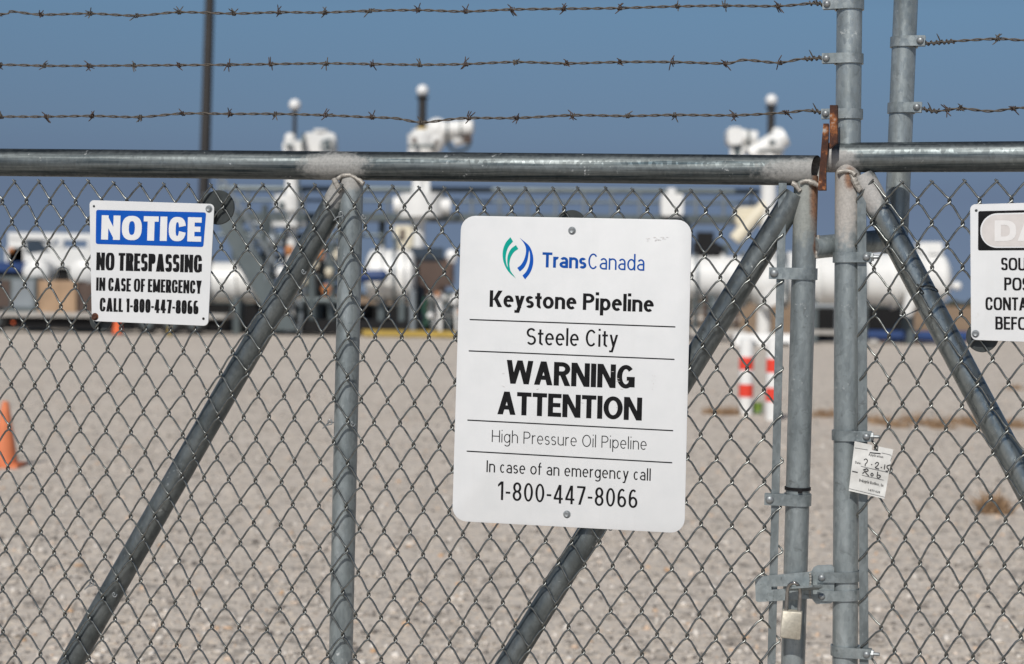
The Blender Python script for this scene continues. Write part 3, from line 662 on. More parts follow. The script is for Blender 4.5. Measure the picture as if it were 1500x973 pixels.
for k, (o, i) in enumerate((([(115, 115), (72, 165), (45, 235), (42, 310), (58, 375), (98, 445), (168, 510)], [(140, 155), (98, 205), (76, 262), (70, 320), (78, 370), (90, 400), (168, 510)]),
             ([(168, 190), (120, 228), (92, 285), (85, 340), (90, 395), (108, 440), (168, 510)], [(190, 226), (148, 258), (118, 308), (106, 360), (108, 400), (125, 455), (168, 510)]))):
    v, f = blade(o, i); lg.add(LEFT(v[:, 0], v[:, 1], PR - .00003 * k), f)
W_(lg, 'logo', 'print_teal'); lg = MB()
for k, (o, i) in enumerate((([(203, 120), (240, 165), (262, 215), (262, 270), (245, 330), (215, 380), (180, 408)], [(203, 120), (258, 170), (292, 220), (288, 275), (275, 345), (245, 405), (205, 443)]),
             ([(203, 120), (268, 190), (297, 250), (302, 320), (293, 380), (268, 440), (230, 482)], [(203, 120), (292, 195), (326, 270), (334, 340), (325, 400), (300, 460), (255, 517)]))):
    v, f = blade(o, i); lg.add(LEFT(v[:, 0], v[:, 1], PR - .00003 * k), f)
W_(lg, 'logo', 'print_blue')
W_(text('Trans', 794.2, 858.8, 391.6, 393.8, 22.0, .19, .165, LEFT, PR, gap=.06), 'lettering', 'print_navy')
W_(text('Canada', 861.5, 943.8, 394.2, 396.8, 23.0,   .105, .095, LEFT, PR, gap=.10), 'lettering', 'print_navy')
W_(text('Keystone Pipeline', 717, 957.5, 449.5, 457.4, 24.2, .205, .165, LEFT, PR, gap=.07), 'lettering', 'print_black')
W_(text('Steele City', 771, 905, 505.2, 508.8, 24.8, .125, .110, LEFT, PR, gap=.10), 'lettering', 'print_black')
wl_ = text('WARNING', 741.5, 929.5, 561.8, 569.8, 34.5, .222, .18, LEFT, PR, gap=.05)
text('ATTENTION', 728.5, 940, 606.8, 616.3, 33.6, .222, .18, LEFT, PR, mb=wl_, gap=.05)
W_(wl_, 'lettering', 'print_black')
W_(text('High Pressure Oil Pipeline', 720.3, 947, 647.5, 659.3, 17.6, .075, .068, LEFT, PR, gap=.13), 'lettering', 'print_black')
W_(text('In case of an emergency call', 712.5, 953, 691.6, 704.4, 17.2, .110, .098, LEFT, PR, gap=.11), 'lettering', 'print_black')
W_(text('1-800-447-8066', 729, 933.5, 732.2, 744.6, 27.2, .120, .105, LEFT, PR, gap=.13), 'lettering', 'print_black')
for (xa, ya), (xb, yb) in (((688, 468.2), (989.3, 479)), ((686.6, 514.1), (988, 526.6)), ((684.7, 615.5), (986, 631)), ((683.6, 661), (984.7, 678))):
    W_(sheet(MB(), [(xa, ya - .85), (xb, yb - .85), (xb, yb + .85), (xa, ya + .85)], LEFT, PR), 'rule', 'print_black')
g = np.random.default_rng(5); sc_ = MB()
for k in range(46):                          # scuffs through the print and across the face
    if k < 22: x, y, l, a = g.uniform(946, 976), g.normal(350, 2.0), g.uniform(1, 4), g.normal(.1, .3)
    elif k < 34: x, y, l, a = g.uniform(735, 930), g.uniform(532, 610), g.uniform(2, 6), g.normal(.1, .25)
    else: x, y, l, a = g.uniform(955, 962), g.uniform(543, 570), g.uniform(.6, 1.6), g.uniform(0, 3)
    sc_ and sheet(sc_, [(x, y), (x + l * math.cos(a), y + l * math.sin(a)), (x + l * math.cos(a) - .2, y + l * math.sin(a) + .5), (x + .2, y + .45)], LEFT, PR - .0004 - k * 1e-6)
W_(sc_, 'scuff_marks', 'print_faded')
sbolt(warn, LEFT, 838, 338, SO - .0004, .0075); sbolt(warn, LEFT, 830.5, 753.5, SO - .0004, .0072)
disc(warn, LEFT, 837.5, 329, .029); disc(warn, LEFT, 831, 752, .026)

notice = sign_plate('notice_sign', 'small white NOTICE sign with a blue banner and NO TRESPASSING in black', LEFT, [(131, 293.3), (314, 299), (304.8, 477.7), (134.5, 470.5)], 7, SO)
N_ = lambda mb, name, mat: mb.build(name, M[mat], notice, smooth=0)
N_(sheet(MB(), rounded([(140.8, 307.5), (302, 311.3), (297.8, 362), (140.2, 357.5)], 3, 4), LEFT, PR), 'banner', 'print_blue')
N_(text('NOTICE', 148, 294.5, 351, 354.3, 35.6, .285, .215, LEFT, PR - .0005, gap=.07, e=2.5, lean=.03), 'lettering', 'print_white')
nl = text('NO TRESPASSING', 140.8, 295.5, 395.8, 399.6, 26, .205, .15, LEFT, PR, gap=.04, e=3.0, space=.2)
text('IN CASE OF EMERGENCY', 140.6, 295, 425.8, 430.5, 19.3, .188, .14, LEFT, PR, mb=nl, gap=.045, e=3.0)
text('CALL 1-800-447-8066', 145.8, 290.5, 456.2, 460.5, 20, .192, .14, LEFT, PR, mb=nl, gap=.05, e=3.0)
N_(nl, 'lettering', 'print_black')
disc(notice, LEFT, 319, 304, .036); disc(notice, LEFT, 147, 468.5, .025)
sbolt(notice, LEFT, 306.2, 306.2, SO - .0004, .0072); sbolt(notice, LEFT, 139.2, 464, SO - .0004, .0075, 'rust')
hole(notice, LEFT, 137.6, 302.3, SO - .0006, .0026, 'washer'); hole(notice, LEFT, 298, 467, SO - .0006, .0028)

danger = sign_plate('danger_sign', 'white DANGER sign with a sun bleached oval in a black box', RIGHT, [(1421, 299.5), (1682, 292.5), (1684, 508), (1422.5, 498)], 8, SO)
D_ = lambda mb, name, mat: mb.build(name, M[mat], danger, smooth=0)
RP = RIGHT
D_(sheet(MB(), rounded([(1433, 309.5), (1670, 304), (1671, 366), (1432.6, 367)], 2.5, 4), RP, PR), 'banner', 'print_black')
D_(sheet(MB(), rounded([(1436, 313.2), (1667, 307.5), (1668, 362.5), (1436, 363.2)], 24.5, 10), RP, PR - .0003), 'oval_border', 'print_white')
D_(sheet(MB(), rounded([(1438, 315.2), (1665, 309.5), (1666, 360.5), (1438, 361.2)], 22.5, 10), RP, PR - .0006), 'oval', 'print_faded')
D_(text('DANGER', 1457, 1648, 353.5, 352, 30.5, .30, .22, RP, PR - .0009, gap=.07, e=2.6, lean=0), 'lettering', 'print_pale')
dl = MB()
for s, x0, x1, y0, y1, cp in (('SOU', 1466.5, 1503, 396, 396.5, 18.5), ('POS', 1471, 1508, 425.5, 426, 19), ('CONTA', 1443.5, 1504.5, 454.3, 455, 19), ('BEFO', 1458, 1505, 482.8, 483.6, 19)):
    text(s, x0, x1, y0, y1, cp, .18, .145, RP, PR, mb=dl, gap=.06, e=3.0, lean=0)
D_(dl, 'lettering', 'print_black')
disc(danger, RP, 1439, 493, .030); sbolt(danger, RP, 1429, 489, SO - .0004, .0068); hole(danger, RP, 1430, 308.5, SO - .0006, .0026, 'washer')

# paper tag tucked behind the mesh
tg = thing('paper_tag', 'crumpled white paper tag with a handwritten date tucked behind the mesh', 'tag', RIGHT(1270, 725, -.006), -RIGHT.th)
TQ = np.array([(1252, 646.5), (1308.5, 658.5), (1295.5, 731), (1243.2, 719)])
def tagp(u, v, d=0.0):                       # u,v 0..1 on the sheet
    u, v = np.asarray(u, float), np.asarray(v, float)
    p = ((1 - u) * (1 - v))[..., None] * TQ[0] + (u * (1 - v))[..., None] * TQ[1] + (u * v)[..., None] * TQ[2] + ((1 - u) * v)[..., None] * TQ[3]
    o = -.0095 + u * v * .0105 + u * (1 - v) * .004 + .0013 * np.sin(u * 7 + v * 3) * (v + .2) + .0016 * np.sin(v * 9 + u * 2) + .004 * np.exp(-((u - .5) ** 2 + v ** 2) * 30)
    return RIGHT(p[..., 0], p[..., 1], o - d)
uu, vv_ = np.meshgrid(np.linspace(0, 1, 25), np.linspace(0, 1, 31)); P = tagp(uu, vv_).reshape(-1, 3)
fc = [(j * 25 + i, j * 25 + i + 1, (j + 1) * 25 + i + 1, (j + 1) * 25 + i) for j in range(30) for i in range(24) if not (j < 3 and 10 < i < 15)]
MB().add(P, fc).build('sheet', M['paper'], tg)
def stroke(mb, pts, w): # ink line in sheet units
    q = spline(np.array(pts, float), .02); mb.tube(tagp(q[:, 0], q[:, 1], .0006), w, 6, True, ref=np.array(RIGHT.n))
ink = MB()
for pts in ([(.30, .33), (.34, .30), (.39, .32), (.38, .37), (.35, .40), (.35, .44)], [(.50, .385), (.53, .385)], [(.60, .36), (.64, .32), (.69, .33), (.67, .38), (.62, .43), (.72, .44)],
            [(.76, .40), (.79, .40)], [(.855, .33), (.86, .42)], [(.92, .34), (.92, .38), (.97, .40), (.96, .445), (.90, .45)], [(.92, .345), (1.0, .31)],
            [(.03, .60), (.18, .60)], [(.31, .60), (.36, .55), (.36, .50)], [(.31, .53), (.40, .49), (.45, .52), (.38, .56), (.48, .62)], [(.56, .55), (.53, .58), (.56, .61), (.60, .58), (.56, .55)],
            [(.70, .50), (.71, .61), (.77, .61), (.79, .57), (.72, .56)]): stroke(ink, pts, .00085)
ink.build('handwriting', M['ink'], tg)
pr = MB()
for pts in ([(.02, .13), (.36, .115)], [(.72, .115), (.98, .13), (.98, .24)], [(.24, .465), (.97, .47)], [(.30, .635), (.90, .64)], [(.0, .955), (1., .965)], [(.42, .16), (.70, .135)]): stroke(pr, pts, .0003 if pts[0] != (.42, .16) else .001)
class TagPlane:
    n = RIGHT.n
    def __call__(s, px, py, o):
        p = np.stack([np.asarray(px, float), np.asarray(py, float)], -1); return tagp(p[..., 0] / 100, p[..., 1] / 140, .0006)
TP = TagPlane()
text('Application', 40, 78, 31, 30, 6.5, .16, .14, TP, 0, mb=pr, lean=0); text('Date:', 8, 24, 60.5, 60.5, 6.5, .16, .14, TP, 0, mb=pr, lean=0)
text('DeAngelo Brothers, Inc', 25, 92, 108, 108, 8.0, .15, .13, TP, 0, mb=pr, lean=0); text('1-877-628', 52, 85, 128, 128, 6, .16, .14, TP, 0, mb=pr, lean=0)
pr.build('printing', M['ink'], tg)

# ------------------------------------------------------------------ barbed wire
barb_me = []
for v in range(5):
    g = np.random.default_rng(20 + v); b = MB()
    th = np.linspace(0, 4.4 * math.pi, 34)
    b.tube(np.stack([np.linspace(-.0042, .0042, 34), .0042 * np.cos(th), .0042 * np.sin(th)], 1), .00115, 7)
    for k in range(4):
        a = g.uniform(0, 6.28) if k > 1 else (1.2 + 3.14 * k + g.normal(0, .5)); tl = g.uniform(.010, .016); lx = g.normal(0, .45)
        d = np.array([math.sin(lx) + g.choice([-.5, .5]), math.cos(a), math.sin(a)]); d /= np.linalg.norm(d)
        s0 = np.array([g.uniform(-.004, .004), .003 * math.cos(a), .003 * math.sin(a)])
        b.tube([s0, s0 + d * tl * .8, s0 + d * tl], [.00115, .0011, .0004], 7)
    barb_me.append(b)
def strand(label, plane, off, pts, barbs, seed, wrap=None):
    q = np.array(pts, float); q = spline(q, 1.0); g = np.random.default_rng(seed)
    s = np.concatenate([[0], np.cumsum(np.linalg.norm(np.diff(q, axis=0), axis=1))])
    A = plane(q[:, 0], q[:, 1], off); base = A[len(A) // 2]
    t = thing('barbed_wire', label, 'barbed wire', base, -plane.th, 'barbed wire strands above the gate')
    fz = s / 38 * 2 * math.pi + g.normal(0, .02, len(s)).cumsum()
    mb = MB()
    for ph in (0, math.pi):
        h = .00165
        mb.tube(A + np.array([0, 0, 1.0]) * (h * np.cos(fz + ph))[:, None] + plane.n * (h * np.sin(fz + ph))[:, None], .00145, 7)
    if wrap:                                 # the tail wound back round the line at the tie-off
        x0, x1 = wrap; k = (q[:, 0] >= min(x0, x1)) & (q[:, 0] <= max(x0, x1)); B = A[k]; n = len(B); th = np.linspace(0, 2 * math.pi * abs(x1 - x0) / 7.5, n)
        if n > 5:
            C = np.stack([np.interp(np.linspace(0, n - 1, n * 4), np.arange(n), B[:, i]) for i in range(3)], 1); th = np.linspace(0, th[-1], n * 4)
            mb.tube(C + np.array([0, 0, 1.0]) * (.0042 * np.cos(th))[:, None] + plane.n * (.0042 * np.sin(th))[:, None], .00135, 7)
            tail = C[len(C) // 2]; mb.tube([tail, tail + [-.006, -.004, .010], tail + [-.010, -.006, .016]], [.0013, .0013, .0006], 7)
    mb.build('twisted_wire', M['barb'], t)
    for i, bx in enumerate(barbs):
        k = int(np.argmin(abs(q[:, 0] - bx))); p = A[k]
        src = barb_me[int(g.integers(5))]
        v = np.concatenate(src.v); a = g.uniform(0, 6.28); ca, sa = math.cos(a), math.sin(a)
        v = np.stack([v[:, 0], v[:, 1] * ca - v[:, 2] * sa, v[:, 1] * sa + v[:, 2] * ca], 1)
        m = MB(); m.add(p + v[:, 0:1] * plane.e - v[:, 1:2] * plane.n + v[:, 2:3] * np.array([0, 0, 1.0]), src.f)
        m.build('barb', M['barb_rust'] if g.random() < .6 else M['barb'], t)
LBO = PIPE + .02
ext = lambda y: [(-232, y), (-120, y + 1.5)]
strand('topmost of the three left barbed wires, crossing near the upper edge', LEFT, LBO, ext(20) + [(0, 21), (17, 17), (60, 21.5), (132, 20), (200, 23), (262, 18), (342, 20), (409, 18), (470, 18.5), (540, 16), (615, 15), (680, 17), (750, 14), (827, 13), (905, 12), (990, 9.5), (1062, 8.5), (1140, 9), (1190, 5), (1209, 7)],
       [-190, -130, -70, -5, 60, 132, 200, 262, 342, 409, 476, 542, 612, 682, 750, 826, 908, 992, 1062, 1140], 1, (1185, 1208))
strand('middle one of the three left barbed wires, about level with the sky', LEFT, LBO, ext(95) + [(0, 95), (65, 96.5), (130, 96.5), (197, 96), (262, 95.5), (335, 95), (400, 94), (478, 93), (545, 94), (615, 95), (682, 94), (755, 91), (830, 93), (908, 91), (985, 91), (1063, 93), (1090, 88), (1140, 92), (1170, 87), (1190, 86), (1208, 84)],
       [-200, -135, -66, 0, 65, 130, 197, 262, 335, 397, 478, 545, 615, 682, 755, 830, 908, 985, 1062, 1143], 2, (1178, 1206))
strand('lowest of the three left barbed wires, dipping in front of a white globe lamp post', LEFT, LBO, ext(170) + [(0, 171), (67, 171), (135, 170), (204, 171.5), (268, 166.5), (337, 167), (405, 167), (477, 169), (545, 172), (580, 173.5), (617, 179.5), (655, 175.5), (687, 173), (757, 173), (838, 169), (920, 170), (988, 168.5), (1075, 169), (1152, 165), (1180, 162), (1207, 165)],
       [-205, -137, -66, 2, 68, 135, 205, 268, 337, 403, 477, 545, 617, 687, 757, 838, 920, 988, 1075, 1152], 3, (1190, 1205))
strand('upper right barbed wire tied to the bare pipe arm near the corner', RIGHT, AO - .012, [(1354, 64), (1380, 62), (1405, 60), (1462, 57), (1500, 59), (1560, 57), (1700, 58), (1985, 52)], [1461, 1540, 1610, 1680], 4, (1356, 1398))
strand('lower right barbed wire tied to the bare pipe arm above the right rail', RIGHT, AO - .012, [(1350, 159), (1370, 163), (1392, 160.5), (1410, 159), (1450, 163), (1484, 159), (1500, 158), (1560, 158), (1700, 156), (1985, 150)], [1388, 1407, 1484, 1560, 1640], 5, (1353, 1376))

# ------------------------------------------------------------------ ground
def sheet_obj(name, x0, x1, y0, y1, z, mat, n=2):
    xs, ys = np.linspace(x0, x1, n), np.linspace(y0, y1, n); X, Y = np.meshgrid(xs, ys)
    m = MB(); m.add(np.stack([X, Y, np.full_like(X, z)], -1).reshape(-1, 3), [(j * n + i, j * n + i + 1, (j + 1) * n + i + 1, (j + 1) * n + i) for j in range(n - 1) for i in range(n - 1)])
    return tag(m.build(name, mat, loc=(0, 0, z), smooth=0), kind='structure')
t = NT('gravel'); pos = t.co('Object')
cells = t.voro(38, pos); big = t.voro(13, pos); patch_n = t.noise(.55, 5, .6, pos); fine = t.noise(90, 3, .7, pos); mid = t.noise(3.2, 5, .65, pos)
broad = t.noise(.16, 3, .6, pos, stretch=(.5, 1.4, 1))
v = t.math('ADD', t.math('ADD', t.math('MULTIPLY', patch_n, .30), t.math('MULTIPLY', broad, .2)), t.math('MULTIPLY', fine, -.05)); v = t.math('ADD', v, t.math('ADD', t.math('MULTIPLY', mid, .35), t.math('MULTIPLY', fine, .2)))
base = t.ramp(v, (.30, (.52, .47, .415)), (.5, (.65, .595, .53)), (.70, (.75, .69, .62)))
sep = t.t.nodes.new('ShaderNodeSeparateColor'); t.t.links.new(cells, sep.inputs[0]); sep2 = t.t.nodes.new('ShaderNodeSeparateColor'); t.t.links.new(big, sep2.inputs[0])
pebble = t.ramp(sep.outputs[0], (0.0, (.40, .385, .37)), (.25, (.85, .83, .82)), (.75, (1.08, 1.05, 1.01)), (1.0, (1.35, 1.22, 1.06)))
col = t.mix(.7, base, pebble, 'MULTIPLY')
dark = t.ramp(sep2.outputs[1], (.90, 1.0), (.94, .55)); col = t.mix(.8, col, dark, 'MULTIPLY')
t.set(Base_Color=col, Roughness=.9, Specular_IOR_Level=.25).bump(t.math('ADD', t.voro(38, pos, 'Distance'), fine), .5, .012); M['gravel'] = t.m
sheet_obj('ground', -3000, 3000, -60, 5200, 0, M['gravel'])
t = NT('dry_field'); t.set(Base_Color=t.ramp(t.noise(.06, 6, .65), (.35, (.26, .17, .10)), (.6, (.40, .27, .16)), (.75, (.22, .165, .10))), Roughness=.95)
sheet_obj('field', -3000, 3000, 78, 5100, .004, t.m)
# loose stones
ico = [(0, 0, 1)] + [(.894 * math.cos(k * 1.2566), .894 * math.sin(k * 1.2566), .447) for k in range(5)] + [(.894 * math.cos(k * 1.2566 + .628), .894 * math.sin(k * 1.2566 + .628), -.447) for k in range(5)] + [(0, 0, -1)]
icf = [(0, 1 + k, 1 + (k + 1) % 5) for k in range(5)] + [(1 + k, 6 + k, 1 + (k + 1) % 5) for k in range(5)] + [(1 + (k + 1) % 5, 6 + k, 6 + (k + 1) % 5) for k in range(5)] + [(11, 6 + (k + 1) % 5, 6 + k) for k in range(5)]
ico = np.array(ico); NS = 48000; g = np.random.default_rng(11)
Yd = 1.0 + 26 * g.random(NS) ** 1.7; Xd = (g.random(NS) - .5) * (.78 * (Yd + 3.5)); sz = .005 + .015 * g.random(NS) ** 2.6
A = ico[None] * (1 + .28 * g.normal(size=(NS, 12, 1))) * (sz[:, None, None] * (np.array([1, 1, .65]) * (1 + .25 * g.normal(size=(NS, 1, 3)))))
A += np.stack([Xd, Yd, sz * .35], 1)[:, None]
me = bpy.data.meshes.new('loose_stones'); f = np.array(icf); F_ = (f[None] + (np.arange(NS) * 12)[:, None, None]).reshape(-1, 3)
me.vertices.add(NS * 12); me.vertices.foreach_set('co', A.reshape(-1)); me.loops.add(F_.size); me.loops.foreach_set('vertex_index', F_.reshape(-1).astype(np.int32))
me.polygons.add(len(F_)); me.polygons.foreach_set('loop_start', (np.arange(len(F_)) * 3).astype(np.int32)); me.update(calc_edges=True); me.validate()
t = NT('stone'); ge = t.t.nodes.new('ShaderNodeNewGeometry')
t.set(Base_Color=t.ramp(ge.outputs['Random Per Island'], (0, (.14, .125, .115)), (.25, (.40, .36, .32)), (.7, (.56, .51, .455)), (.92, (.72, .67, .61)), (1, (.60, .38, .22))), Roughness=.85)
me.materials.append(t.m); o = bpy.data.objects.new('loose_gravel', me); COL.objects.link(o)
tag(o, 'loose pale stones scattered over the gravel yard behind the gate', 'gravel', kind='stuff')

# ------------------------------------------------------------------ builders that read photo pixels at a real distance
YB = 64.0
def S_(Y): return (Y + 3.5) / FPX
def pt(px, py, Y): return at(px, py, Y)
def bx(mb, x0, y0, x1, y1, Y, d, bev=0.0):
    c = pt((x0 + x1) / 2, (y0 + y1) / 2, Y); s = S_(Y); return mb.box(c + [0, d / 2, 0], (abs(x1 - x0) * s, d, abs(y1 - y0) * s))
def rbx(mb, x0, y0, x1, y1, Y, d, rpx=4):    # front-rounded box
    q = rounded([(x0, y0), (x1, y0), (x1, y1), (x0, y1)], rpx, 4); return mb.slab(at(q[:, 0], q[:, 1], Y), (0, d, 0))
def hc(mb, x0, y0, x1, y1, dpx, Y, d2=None, caps=True): return mb.cyl(pt(x0, y0, Y), pt(x1, y1, Y), dpx * S_(Y) / 2, None if d2 is None else d2 * S_(Y) / 2, 28)
def bl(mb, px, py, dpx, Y, sc=(1, 1, 1)): return mb.ball(pt(px, py, Y), dpx * S_(Y) / 2, 20, 12, sc)
def foot(px, Y): p = pt(px, 440, Y).copy(); p[2] = 0; return p
def post(mb, px, y0, dpx, Y, z=0.0, sides=16):
    a = pt(px, y0, Y); b = a.copy(); b[2] = z; return mb.cyl(a, b, dpx * S_(Y) / 2, None, sides)

# light pole
lp = thing('light_pole', 'tall dark bronze light pole behind the barbed wires', 'light pole', foot(293, 70))
m = MB(); c = foot(293, 70); s = S_(70)
m.cyl(c, c + [.4, 0, 22], 8.5 * s, 6.0 * s, 24).build('pole', M['dark_brown'], lp)
MB().box(c + [.4, 0, 22], (2.4, .16, .16)).build('cross_arm', M['dark_brown'], lp)
for dx in (-.8, 1.6): MB().box(c + [dx, 0, 21.9], (.55, .8, .16)).build('lamp_head', M['dark_brown'], lp)
MB().lathe(c, [(.45, 0), (.45, .4), (.40, .45)], 24).build('footing', M['concrete'], lp)
# globe lamps
for px, py, w, lab in ((432, 154, 5.5, 'thin white globe lamp post, leftmost of the three'), (619, 133, 12, 'white globe lamp on a thick dark pole, standing highest of the three'), (1130, 147, 11, 'white globe lamp on a dark pole beside the rusty latch forks')):
    Y = 72; c = pt(px, py, Y); t = thing('globe_lamp', lab, 'lamp', foot(px, Y), group='globe lamp posts')
    m = MB(); post(m, px, py + 8, w, Y); m.build('pole', M['dark_brown'], t)
    MB().lathe(c + [0, 0, -9 * S_(Y)], [(w * .6 * S_(Y), -.12), (w * .8 * S_(Y), 0)], 20).build('fitter', M['dark_brown'], t)
    m = MB(); bl(m, px, py, 17.5, Y); m.build('globe', M['globe'], t)

# valve towers
def tower(lab, px, parts, Y=YB):
    t = thing('valve_actuator', lab, 'valve', foot(px, Y), group='white valve actuators'); parts(t, Y); return t
def P_(name, mat, t, fn):
    m = MB(); fn(m); return m.build(name, M[mat], t)
def tA(t, Y):
    P_('stem_column', 'white', t, lambda m: (hc(m, 427, 222, 428, 300, 20, Y), post(m, 428, 300, 14, Y)))
    P_('flange', 'white', t, lambda m: (hc(m, 424, 286, 424, 309, 44, Y), hc(m, 424, 326, 424, 332, 52, Y)))
    P_('gear_box', 'white', t, lambda m: (rbx(m, 414, 206, 452, 224, Y - .3, 1.0, 6), bl(m, 425, 203, 17, Y)))
    P_('motor', 'white', t, lambda m: (rbx(m, 445, 194, 491, 224, Y - .2, .9, 7), hc(m, 470, 194, 470, 190, 22, Y)))
    P_('hand_wheel', 'steel_light', t, lambda m: m.tube([pt(480 + 10 * math.cos(a), 214 + 10 * math.sin(a), Y - .5) for a in np.linspace(0, 6.283, 24, endpoint=False)], .05, 8, False, closed=True))
    P_('joint_shade', 'steel', t, lambda m: bx(m, 474, 206, 482, 218, Y - .6, .4))  # dark joints and slots stand for shadow gaps in the head
    P_('joint_shade', 'steel', t, lambda m: hc(m, 443, 209, 446, 209, 26, Y - .4))
    P_('joint_shade', 'steel', t, lambda m: bx(m, 418, 211, 428, 215, Y - .6, .3))
    P_('conduit', 'steel', t, lambda m: hc(m, 436, 224, 438, 330, 4, Y - .6))
    P_('conduit', 'steel', t, lambda m: bx(m, 408, 296, 416, 306, Y - .7, .4))
def tB(t, Y):
    P_('stem_column', 'white', t, lambda m: (hc(m, 613, 222, 613, 366, 19, Y), hc(m, 626, 262, 626, 300, 9, Y), post(m, 612, 366, 15, Y)))
    P_('flange', 'white', t, lambda m: (hc(m, 616, 284, 617, 318, 64, Y), hc(m, 577, 300, 660, 303, 24, Y)))
    P_('side_box', 'cream', t, lambda m: rbx(m, 577, 330, 604, 366, Y - .3, .8, 3))
    P_('inspection_window', 'brown', t, lambda m: bx(m, 586, 336, 593, 352, Y - .33, .03))
    P_('gear_box', 'white', t, lambda m: (hc(m, 618, 197, 618, 226, 42, Y), hc(m, 618, 191, 618, 197, 30, Y), hc(m, 630, 218, 652, 184, 30, Y), bl(m, 640, 190, 34, Y)))
    P_('motor', 'white', t, lambda m: (hc(m, 648, 190, 690, 187, 24, Y - .2), bl(m, 663, 195, 26, Y), hc(m, 664, 206, 686, 200, 20, Y), bl(m, 690, 187, 24, Y - .2, (.4, 1, 1))))
    P_('hand_wheel', 'steel', t, lambda m: m.tube([pt(672 + 17 * math.cos(a), 205 + 17 * math.sin(a) * 1.0, Y - .1 + .3 * math.sin(a)) for a in np.linspace(0, 6.283, 28, endpoint=False)], .06, 8, False, closed=True))
    P_('joint_shade', 'steel', t, lambda m: hc(m, 654, 190, 657, 190, 27, Y - .2))  # dark rings stand for the shadow gaps between drum and motor
    P_('joint_shade', 'steel', t, lambda m: hc(m, 674, 188, 676, 188, 27, Y - .2))
    P_('joint_shade', 'steel', t, lambda m: hc(m, 598, 214, 638, 214, 5, Y - .9))
    P_('shade_piece', 'brown', t, lambda m: bx(m, 678, 199, 691, 208, Y - .5, .5))  # brown pieces stand for the dark under the motor and in gaps
    P_('shade_piece', 'brown', t, lambda m: hc(m, 640, 205, 634, 222, 5, Y - .7))
    P_('shade_piece', 'brown', t, lambda m: bx(m, 604, 202, 610, 209, Y - 1.0, .3))
    P_('collar', 'yellow', t, lambda m: hc(m, 617, 186, 617, 192, 14, Y - .2))
def tC(t, Y):
    P_('stem_column', 'white', t, lambda m: (hc(m, 1126, 226, 1126, 372, 22, Y), post(m, 1119, 440, 20, Y)))
    P_('gear_box', 'white', t, lambda m: (hc(m, 1098, 228, 1150, 200, 28, Y), bl(m, 1134, 212, 34, Y), bl(m, 1138, 194, 15, Y), rbx(m, 1102, 212, 1146, 232, Y, .8, 5)))
    P_('motor', 'white', t, lambda m: (hc(m, 1070, 198, 1108, 203, 22, Y), rbx(m, 1066, 186, 1088, 212, Y - .3, .9, 7), hc(m, 1071, 205, 1074, 232, 8, Y), hc(m, 1090, 205, 1086, 232, 9, Y)))
    P_('hand_wheel', 'steel_light', t, lambda m: m.tube([pt(1082 + 8 * math.cos(a), 216 + 12 * math.sin(a), Y + .2) for a in np.linspace(0, 6.283, 24, endpoint=False)], .05, 8, False, closed=True))
    P_('joint_shade', 'steel', t, lambda m: bx(m, 1074, 206, 1088, 228, Y - .1, .4))  # dark block stands for the shaded hollow, the rest for shadow gaps
    P_('joint_shade', 'steel', t, lambda m: hc(m, 1094, 202, 1097, 202, 25, Y - .1))
    P_('joint_shade', 'steel', t, lambda m: hc(m, 1110, 221, 1146, 221, 4, Y - .9))
    P_('joint_shade', 'steel', t, lambda m: bx(m, 1128, 205, 1136, 212, Y - 1.2, .3))
    P_('yoke', 'cream', t, lambda m: (hc(m, 1122, 300, 1076, 352, 20, Y), rbx(m, 1078, 303, 1118, 330, Y + .2, .7, 5)))
    P_('valve_body', 'white', t, lambda m: (hc(m, 1106, 382, 1134, 446, 40, Y - .4), bl(m, 1120, 412, 74, Y), hc(m, 1120, 366, 1120, 380, 40, Y)))
    P_('flange', 'steel_light', t, lambda m: (hc(m, 1086, 410, 1092, 410, 82, Y), hc(m, 1146, 411, 1151, 411, 82, Y)))
tower('white valve actuator with a boxy head, leftmost of the three and behind the walkway stairs', 428, tA)
tower('white valve actuator with a hooked motor head, in the middle of the three towers', 613, tB)
tower('white valve actuator with cream yoke and round valve body, nearest the padlock', 1121, tC)

# pipes and vessels, each on dark saddles
def saddles(t, xs, ytop, Y, w=9):
    for x in xs: P_('saddle', 'steel', t, lambda m: m.box((pt(x, ytop, Y) + foot(x, Y)) / 2, (w * S_(Y), 1.2, max(.2, pt(x, ytop, Y)[2]))))
def pipe_thing(lab, name, x0, x1, y, d, Y, xs):
    t = thing(name, lab, 'pipe', foot((x0 + x1) / 2, Y), group='white pipeline sections')
    P_('barrel', 'white', t, lambda m: hc(m, x0, y, x1, y + .014 * (x1 - x0), d, Y)); saddles(t, xs, y + d * .42, Y)
    for f in (.22, .55, .8):
        x = x0 + (x1 - x0) * f; P_('flange', 'steel_light' if f == .55 else 'white', t, lambda m: hc(m, x, y + .014 * (x - x0), x + 4, y + .014 * (x - x0), d * 1.16, Y))
    P_('vent_valve', 'steel', t, lambda m: (hc(m, x1 - 22, y - d * .5, x1 - 22, y - d * .72, 6, Y), hc(m, x1 - 28, y - d * .72, x1 - 16, y - d * .72, 5, Y)))
    return t
t = pipe_thing('large white pipe section seen between the NOTICE sign and the left brace', 'white_pipe', 225, 376, 411, 56, YB, (250, 350))
P_('end_cap', 'white', t, lambda m: bl(m, 376, 413, 56, YB, (.45, 1, 1)))
t = pipe_thing('short white tank with a blue band, just right of the middle post', 'white_tank', 546, 602, 404, 76, YB - 1, (560, 590))
P_('end_cap', 'white', t, lambda m: (bl(m, 546, 404, 76, YB - 1, (.3, 1, 1)), bl(m, 602, 405, 76, YB - 1, (.25, 1, 1))))
